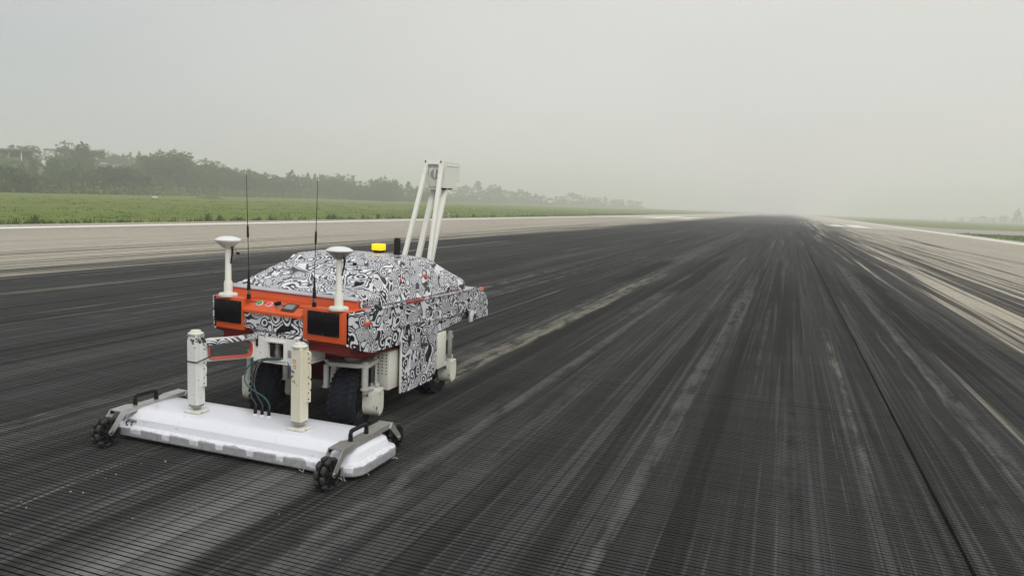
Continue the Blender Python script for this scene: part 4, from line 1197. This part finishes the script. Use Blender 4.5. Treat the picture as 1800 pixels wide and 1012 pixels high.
def make_fork(loc, steer, s, fr):
    # s: outer side (+1 is +X); fr: +1 means the spring side looks rearward
    k = empty('wheel_fork', loc, steer, bot)
    o = []
    MB().prism([(-.155, -.10), (-.10, -.135), (.10, -.135), (.175 if s > 0 else .14, -.10), (.175 if s > 0 else .14, .10), (.10, .14), (-.10, .14), (-.175 if s < 0 else -.14, .10)], 'z', .262, .290, .005).build('top_plate', 'fork_grey', k)
    MB().cyl((0, 0, .288), (0, 0, .335), .055, n=20).cyl((0, 0, .335), (0, 0, .36), .075, n=20).build('slew_bearing', 'cast_grey', k)
    for (x, y, rr) in ((-.145, -.105, .020), (.145, -.105, .024), (.145, .10, .019), (-.14, .10, .019)):
        MB().cyl((x, y, .11), (x, y, .267), rr, n=14).cyl((x, y, .288), (x, y, .302), rr * .8, n=12).cyl((x, y, .10), (x, y, .112), rr * 1.35, n=12).build('guide_rod', 'fork_grey', k)
    # coil spring round a damper
    pts = []
    for i in range(90):
        a = i / 90 * 2 * PI * 8
        pts.append((s * .150 + .021 * math.cos(a), .02 + .021 * math.sin(a), .125 + i / 90 * .13))
    MB().tube(pts, .0045, 6).build('coil_spring', 'black_plastic', k)
    MB().cyl((s * .150, .02, .08), (s * .150, .02, .27), .012, n=12).build('damper', 'cast_grey', k)
    for y in (-.085, .085):
        MB().bar((s * .115, y, .095), (s * .190, y * .55, .105), .032, .026, (0, 0, 1), .004).build('lug', 'fork_grey', k)
    MB().bar((s * .145, -.12, .085), (s * .145, .11, .085), .030, .030, (0, 0, 1), .004).build('lower_bar', 'fork_grey', k)
    MB().bar((s * .150, -.06, .075), (s * .150, -.012, .0), .018, .040, (0, 1, 0), .004).build('hanger', 'aluminium', k)
    MB().bar((s * .150, .06, .075), (s * .150, .015, .0), .018, .034, (0, 1, 0), .004).build('hanger', 'cast_grey', k)
    # teardrop swing arm on the inner side
    pr = []
    for i in range(13):
        a = PI + PI * i / 12
        pr.append((.048 * math.cos(a), .048 * math.sin(a)))
    pr += [(.06, .14), (.04, .24), (-.01, .24), (-.03, .14)]
    x0, x1 = sorted((-s * .108, -s * .148))
    MB().prism(pr, 'x', x0, x1, .006).build('swing_arm', 'cream_paint', k)
    # motor housing: flat top, rounded bottom, pointing outward
    pr = [(.062, .088), (-.062, .088)] + [(-.062 * math.cos(PI * i / 10), -.03 - .075 * math.sin(PI * i / 10)) for i in range(11)]
    x0, x1 = sorted((s * .112, s * .225))
    m_ = MB().prism(pr, 'x', x0, x1, .005).build('motor_housing', 'cream_paint', k)
    x0, x1 = sorted((s * .226, s * .231))
    MB().prism([(p[0] * .93, p[1] * .93) for p in pr], 'x', x0, x1, .002).build('housing_cover', 'cream_paint', m_)
    mb = MB()
    for (y, z) in ((-.05, .07), (.05, .07), (0, -.092)): mb.cyl((s * .231, y, z), (s * .234, y, z), .005, n=8)
    mb.build('screw', 'dark_steel', m_)
    return k
WX, WY1, WY2 = .335, .385, 1.60
ST = .19
for (x, y, st) in ((-WX, WY1, ST), (WX, WY1, ST), (-WX, WY2, 0.0), (WX + .03, WY2, 0.0)):
    s = 1 if x > 0 else -1
    make_wheel((x, y, R_W), st, s)
    make_fork((x, y, R_W), st, s, 1)
# perforated controller boxes
def ctrl_box(x0, x1, y0, y1, z0, z1, face):
    cb = MB().bx(x0, x1, y0, y1, z0, z1, .006).build('controller_box', 'cream_paint', bot)
    mb = MB()
    nx = max(2, int((x1 - x0) / .03)); nz = 7
    for i in range(nx):
        for j in range(nz):
            x = x0 + (x1 - x0) * (i + .6) / (nx + .2); z = z0 + (z1 - z0) * .38 + (z1 - z0) * .58 * (j + .5) / nz
            yy = y0 - .001 if face < 0 else y1 + .001
            mb.cyl((x, yy - .0015, z), (x, yy + .0015, z), .0048, n=8)
    tag(mb.build('vent_hole', 'black_plastic', cb), kind='stuff')
    return cb
ctrl_box(.345, .520, .605, .765, .255, .545, -1)
ctrl_box(-.520, -.345, .605, .765, .255, .545, -1)
cb = ctrl_box(.505, .570, 1.335, 1.495, .275, .580, -1)
for s in (-1, 1):
    MB().bx(s * .585 - .012, s * .585 + .012, 1.515, 1.56, .34, .575, .004).build('side_plate', 'cast_grey', bot)
    MB().bar((s * .56, 1.50, .30), (s * .54, 1.60, .22), .02, .05, (0, 0, 1), .004).build('stay', 'aluminium', bot)
ctrl_box(-.570, -.505, 1.335, 1.495, .275, .580, -1)

# ---- front carrier: white box with window, arms to the pillars
car = empty('front_carrier', (0, 0, 0), 0, bot)
mb = MB()
for (x0, x1, z0, z1) in ((-.20, -.075, .535, .70), (.070, .20, .535, .70), (-.075, .070, .535, .556), (-.075, .070, .668, .70)):
    mb.bx(x0, x1, -.02, .0, z0, z1)
mb.build('face_plate', 'white_paint', car)
mb = MB()
for (x0, x1, z0, z1) in ((-.083, -.070, .545, .680), (.062, .075, .545, .680), (-.070, .062, .545, .558), (-.070, .062, .667, .680)):
    mb.bx(x0, x1, -.032, -.0205, z0, z1)
mb.build('window_rim', 'white_paint', car)
for s in (-1, 1):
    MB().bx(s * .19 - .01, s * .19 + .01, .001, .26, .535, .70, .003).build('cheek', 'white_paint', car)
MB().bx(-.20, .20, -.02, .26, .518, .533, .003).build('floor_plate', 'white_paint', car)
MB().bx(-.20, .20, -.015, .27, .702, .720, .003).build('roof_plate', 'camo', car)
MB().bx(-.17, .17, .20, .25, .54, .70).build('back_plate', 'black_plastic', car)
MB().cyl((-.055, .06, .545), (-.055, .06, .66), .022, n=14).cyl((-.055, .06, .575), (-.055, .06, .60), .026, n=14).build('actuator', 'aluminium', car)
MB().box((.105, -.022, .60), (.030, .006, .05), None, .002).build('name_plate', 'cast_grey', car)
MB().box((-.165, -.024, .665), (.018, .006, .075), None, .002).build('latch_bar', 'black_plastic', car)
for s in (-1, 1):
    A0 = Vector((s * .195, -.012, 0)); B0 = Vector((s * .385, -.285, 0))
    u = (B0 - A0).normalized(); Ln = (B0 - A0).length; nn = Vector((-u.y, u.x, 0))
    def LP(t, z): return A0 + u * t + Vector((0, 0, z))
    def loop(t0, t1, z0, z1, r, n=5):
        out = []
        for (ct, cz, a0) in ((t1 - r, z1 - r, 0), (t0 + r, z1 - r, PI / 2), (t0 + r, z0 + r, PI), (t1 - r, z0 + r, 3 * PI / 2)):
            for i in range(n): 
                a = a0 + PI / 2 * i / (n - 1); out.append((ct + r * math.cos(a), cz + r * math.sin(a)))
        return out
    oo, ii = loop(-.01, Ln + .01, .542, .700, .045), loop(.018, Ln - .022, .556, .668, .036)
    mb = MB(); VV = []
    for off in (-.009, .009):
        VV.append(([mb.bm.verts.new(LP(t, z) + nn * off) for t, z in oo], [mb.bm.verts.new(LP(t, z) + nn * off) for t, z in ii]))
    n = len(oo)
    for i in range(n):
        j = (i + 1) % n
        mb.bm.faces.new((VV[0][0][i], VV[0][0][j], VV[0][1][j], VV[0][1][i])); mb.bm.faces.new((VV[1][0][j], VV[1][0][i], VV[1][1][i], VV[1][1][j]))
        mb.bm.faces.new((VV[0][0][j], VV[0][0][i], VV[1][0][i], VV[1][0][j])); mb.bm.faces.new((VV[0][1][i], VV[0][1][j], VV[1][1][j], VV[1][1][i]))
    arm = mb.build('arm_plate', 'white_paint', car)
    # coral edging strip inside the cut-out
    mb = MB(); i2 = loop(.026, Ln - .030, .564, .672, .030); VV = []
    for off in (-.028, .028):
        VV.append(([mb.bm.verts.new(LP(t, z) + nn * off) for t, z in ii], [mb.bm.verts.new(LP(t, z) + nn * off) for t, z in i2]))
    for i in range(n):
        j = (i + 1) % n
        mb.bm.faces.new((VV[0][0][i], VV[0][0][j], VV[0][1][j], VV[0][1][i])); mb.bm.faces.new((VV[1][0][j], VV[1][0][i], VV[1][1][i], VV[1][1][j]))
        mb.bm.faces.new((VV[0][0][j], VV[0][0][i], VV[1][0][i], VV[1][0][j])); mb.bm.faces.new((VV[0][1][i], VV[0][1][j], VV[1][1][j], VV[1][1][i]))
    mb.build('edging', 'coral_trim', car)
    MB().bar(LP(-.02, .693), LP(Ln + .012, .668), .075, .030, (0, 0, 1), .008).build('arm_top', 'camo', car)

# ---- pillars standing on the radar box
for s in (-1, 1):
    pl = empty('lift_pillar', (s * .412, -.330, .205), 0, bot)
    MB().box((0, 0, .007), (.125, .105, .014), None, .004).build('foot_plate', 'cream_paint', pl)
    MB().lathe([(.020, .014), (.020, .026), (.034, .032), (.034, .040)], 16).build('foot_joint', 'cast_grey', pl)
    MB().box((0, 0, .045), (.074, .074, .012), None, .006).build('foot_collar', 'cast_grey', pl)
    q = MB().box((0, 0, .289), (.080, .080, .474), None, .005, 1)
    sh = q.build('shaft', 'pillar', pl, False, 0)
    MB().lathe([(.048, .526), (.050, .530), (.050, .538), (.034, .546), (.034, .552), (.030, .556), (.010, .556), (.010, .552), (0, .552)], 28).build('cap', 'cream_paint', pl)
    # notched side rail with bolt holes
    prf = [(.505, .018), (.49, .030), (.44, .030), (.425, .022), (.41, .030), (.335, .030), (.325, .022), (.31, .030), (.265, .030), (.255, .022), (.245, .028), (.18, .028), (.178, 0), (.505, 0)]
    MB().prism([(.040 + b_, a_) for a_, b_ in prf], 'y', .008, .022, .0015).build('side_rail', 'pillar', pl)
    mb = MB()
    for z in (.46, .43, .34, .30, .24, .20): mb.cyl((.062, .0065, z), (.062, .009, z), .0045, n=8)
    tag(mb.build('bolt_hole', 'black_plastic', pl), kind='stuff')
    if s < 0:
        e = .0425
        MB().tube([(-e - .012, -.01, .352), (-e, -e, .350), (0, -e - .001, .349), (e, -e, .348), (e + .02, -.01, .362), (e + .06, .02, .385)], .0042, 6).build('strap', 'black_plastic', pl)
    else:
        mb = MB()                      # faint red and black stencil strokes
        for (x, z, w_, h_) in ((-.012, .452, .020, .003), (-.019, .441, .003, .022), (-.010, .434, .016, .003), (-.003, .443, .003, .014), (-.008, .418, .022, .003), (-.001, .407, .003, .020), (-.014, .408, .003, .018), (-.008, .398, .016, .003)):
            mb.bx(x - w_ / 2, x + w_ / 2, -.0412, -.0402, z - h_ / 2, z + h_ / 2)
        tag(mb.build('red_marking', 'orange', pl), kind='stuff')
        mb = MB()
        for (x, z, w_, h_) in ((-.022, .318, .003, .014), (-.017, .312, .012, .0025), (-.010, .316, .0025, .018), (-.006, .306, .008, .0025), (.008, .292, .006, .004)):
            mb.bx(x - w_ / 2, x + w_ / 2, -.0412, -.0402, z - h_ / 2, z + h_ / 2)
        tag(mb.build('black_marking', 'black_plastic', pl), kind='stuff')
        MB().tube([(-.115, .03, .41), (-.06, -.02, .395), (-.030, -.046, .385), (-.008, -.047, .376)], .004, 6).build('blue_hose', 'blue_cable', pl)
        MB().tube([(-.10, .03, .325), (-.06, -.02, .335), (-.030, -.046, .345), (-.016, -.047, .352)], .0035, 6).build('grey_hose', 'dark_steel', pl)

# ---- radar box
def rrect(hx, y0, y1, r, z, n=7):
    out = []
    for (cx, cy, a0) in ((hx - r, y1 - r, 0), (-hx + r, y1 - r, PI / 2), (-hx + r, y0 + r, PI), (hx - r, y0 + r, 3 * PI / 2)):
        for i in range(n):
            a = a0 + PI / 2 * i / (n - 1); out.append((cx + r * math.cos(a), cy + r * math.sin(a), z))
    return out
secs = [rrect(.955, -.522, .002, .10, .030), rrect(.962, -.530, .010, .105, .040), rrect(.962, -.530, .010, .105, .086), rrect(.957, -.525, .005, .10, .094), rrect(.948, -.517, -.003, .095, .098),
        rrect(.930, -.505, -.018, .085, .101), rrect(.924, -.500, -.024, .08, .106), rrect(.906, -.490, -.034, .075, .148), rrect(.900, -.486, -.038, .07, .153),
        rrect(.845, -.442, -.085, .06, .194), rrect(.838, -.437, -.092, .06, .1965), rrect(.80, -.40, -.17, .05, .203)]
radar = MB().loft(secs).build('radar_box', 'radar', bot, False, 17)
# raised seams where the shell sections meet
for x in (-.44, .33):
    for s in (1,):
        MB().loft([[(x + dx - (.05 if k > 2 else 0) * 0, y, z + .0) , (x + dx + .008, y, z), (x + dx + .008, y, z + .0035), (x + dx, y, z + .0035)]
                   for k, (y, z, dx) in enumerate(((-.494, .118, .05), (-.488, .148, .02), (-.462, .176, .0), (-.425, .200, .0), (-.20, .203, .0)))]).build('shell_seam', 'radar', radar)
lt = empty('radar_latch', (-.80, -.497, .128), 0, bot)
MB().box((0, .004, .004), (.075, .014, .020), None, .003).build('plate', 'cast_grey', lt)
MB().tube([(-.030, -.004, .004), (-.038, -.014, -.006), (-.034, -.018, -.022), (-.022, -.014, -.026)], .004, 6).build('hook', 'black_plastic', lt)
MB().tube([(.012, -.004, .002), (.004, -.014, -.010), (.010, -.016, -.024)], .004, 6).build('hook', 'black_plastic', lt)
mb = MB()
random.seed(4)
for i in range(12):
    a = random.choice([(.955 - random.uniform(0, .02), random.uniform(-.42, -.05)), (random.uniform(.55, .9), -.525)])
    p = Vector((a[0], a[1], .034))
    mb.tube([p, p + Vector((random.uniform(0, .012), random.uniform(-.012, .006), -.008)), p + Vector((random.uniform(0, .028), random.uniform(-.028, .01), -.018))], .0012, 4)
tag(mb.build('frayed_thread', 'strip_white', bot), kind='stuff')
# cables from the carrier window down to the radar box
for (x0, xm, x1, m_, zt) in ((.05, -.07, .075, 'teal_cable', .565), (.055, -.02, -.035, 'dark_steel', .558), (.06, .0, .02, 'dark_steel', .556)):
    pts = []
    P0, P1, P2, P3 = Vector((x0, -.02, zt)), Vector((xm - .08, -.13, zt - .06)), Vector((xm + (.06 if m_ != 'teal_cable' else -.02), -.19, .36)), Vector((x1, -.20, .222))
    cps = [P0, Vector((x0 - .12, -.08, zt - .008)), P1, Vector((xm - .06, -.18, .40)), Vector((x1 - .035, -.20, .33)), Vector((x1 + .005, -.20, .275)), P3]
    for i in range(len(cps) - 1):
        p0, p1, p2, p3 = cps[max(0, i - 1)], cps[i], cps[i + 1], cps[min(len(cps) - 1, i + 2)]
        for k in range(8):
            t = k / 8
            pts.append(.5 * ((2 * p1) + (p2 - p0) * t + (2 * p0 - 5 * p1 + 4 * p2 - p3) * t * t + (3 * p1 - p0 - 3 * p2 + p3) * t ** 3))
    pts.append(P3)
    cb = MB().tube(pts, .0052, 7).build('cable', m_, bot)
    MB().tube([P3 + Vector((0, 0, .045)), P3 + Vector((0, 0, .012)), P3 + Vector((0, 0, -.012))], [.007, .012, .012], 10).build('boot', 'black_plastic', cb)
    MB().cyl(P3 + Vector((0, 0, -.020)), P3 + Vector((0, 0, -.010)), .014, n=10).build('gland', 'strip_white', cb)

# ---- caster arms with roller wheels
ROLL = None
def roller_mesh():
    mb = MB().lathe([(.006, -.024), (.0125, -.021), (.0155, -.008), (.0155, .008), (.0125, .021), (.006, .024)], 10)
    bmesh.ops.recalc_face_normals(mb.bm, faces=mb.bm.faces)
    me = bpy.data.meshes.new('roller'); mb.bm.to_mesh(me); mb.bm.free()
    for p in me.polygons: p.use_smooth = True
    me.materials.append(M['roller_rubber']); return me
ROLL = roller_mesh()
RC = .098
def omni(loc):
    w = empty('roller_wheel', loc, 0, bot)
    mb = MB()
    for x in (-.021, .021):
        mb.lathe([(.030, x - .010), (.058, x - .006), (.070, x - .012), (.074, x - .012), (.074, x + .012), (.070, x + .012), (.058, x + .006), (.030, x + .010)], 24, AX, False)
    mb.lathe([(0, -.040), (.020, -.040), (.030, -.034), (.030, .034), (.020, .040), (0, .040)], 18, AX)
    for i in range(9):
        a = 2 * PI * i / 9
        mb.bar((-.034, .028 * math.cos(a), .028 * math.sin(a)), (-.034, .072 * math.cos(a), .072 * math.sin(a)), .008, .014, (1, 0, 0))
        mb.bar((.034, .028 * math.cos(a), .028 * math.sin(a)), (.034, .072 * math.cos(a), .072 * math.sin(a)), .008, .014, (1, 0, 0))
    mb.build('hub', 'black_plastic', w)
    for row, x in enumerate((-.021, .021)):
        for i in range(9):
            a = 2 * PI * (i + .5 * row) / 9
            o = bpy.data.objects.new('roller', ROLL); C.objects.link(o); o.parent = w
            o.matrix_local = Matrix.Rotation(a, 4, 'X') @ Matrix.Translation((x, 0, .082)) @ Matrix.Rotation(PI / 2, 4, 'X')
    return w
for s in (-1, 1):
    ax = s * .848
    yf, yr = -.665, .10
    for y in (yf, yr): omni((ax, y, RC))
    arm = empty('caster_arm', (ax, 0, 0), 0, bot)
    # top channel, kinked in height and joggled in the middle
    path = [(-.585, .218), (-.46, .222), (-.40, .216), (-.20, .216), (-.14, .226), (.005, .226)]
    secs = []
    for (y, z), hw in zip(path, (.0505, .0505, .034, .034, .0455, .0455)):
        secs.append([(-hw, y, z - .032), (-hw, y, z), (hw, y, z), (hw, y, z - .032), (hw - .005, y, z - .032), (hw - .005, y, z - .005), (-hw + .005, y, z - .005), (-hw + .005, y, z - .032)])
    MB().loft(secs).build('channel', 'aluminium', arm, False, 20)
    for side in (-1, 1):
        for (ya, za, yb, zb) in ((-.565, .204, yf, RC), (-.015, .212, yr, RC)):
            dirv = Vector((yb - ya, zb - za)).normalized(); pn = Vector((-dirv.y, dirv.x))
            pr = []
            a0 = math.atan2(dirv.y, dirv.x)
            w2 = .019
            for i in range(9):
                a = a0 - PI / 2 + PI * i / 8
                pr.append((yb + w2 * math.cos(a), zb + w2 * math.sin(a)))
            pr += [(ya + pn.x * .022, za + pn.y * .022), (ya - pn.x * .022, za - pn.y * .022)]
            x0, x1 = sorted((side * .0455, side * .0515))
            ck = MB().prism(pr, 'x', x0, x1, .0015).build('fork_cheek', 'aluminium', arm)
            MB().cyl((side * .0516, yb, zb), (side * .060, yb, zb), .010, n=6).cyl((side * .0516, yb, zb), (side * .0545, yb, zb), .014, n=14).build('axle_bolt', 'steel', ck)
    hpts = [(0, -.425, .214), (0, -.425, .262), (0, -.420, .274), (0, -.408, .280), (0, -.262, .280), (0, -.250, .274), (0, -.245, .262), (0, -.245, .214)]
    MB().tube(hpts, [.0155, .0135, .0135, .0135, .0135, .0135, .0135, .0155], 10).build('handle', 'black_plastic', arm)

# ---- pale flecks lying on the runway before the robot
random.seed(17)
mb = MB()
for i in range(9):
    t = random.random()
    px = 10 + t * 290 + random.gauss(0, 12); py = 905 - t * 110 + random.gauss(0, 9)
    p = on_ground(px, py, 0)
    sz = random.uniform(.0025, .006)
    mb.box((p.x, p.y, .002), (sz * random.uniform(1, 2.4), sz, .004), Matrix.Rotation(random.uniform(0, 3), 3, 'Z'))
for i in range(8):
    px = random.uniform(0, 1800); py = random.uniform(720, 1010)
    p = on_ground(px, py, 0); sz = random.uniform(.002, .004)
    mb.box((p.x, p.y, .002), (sz * 1.4, sz, .003), Matrix.Rotation(random.uniform(0, 3), 3, 'Z'))
tag(mb.build('pale_fleck', 'chip_pale', smooth=0), kind='stuff')
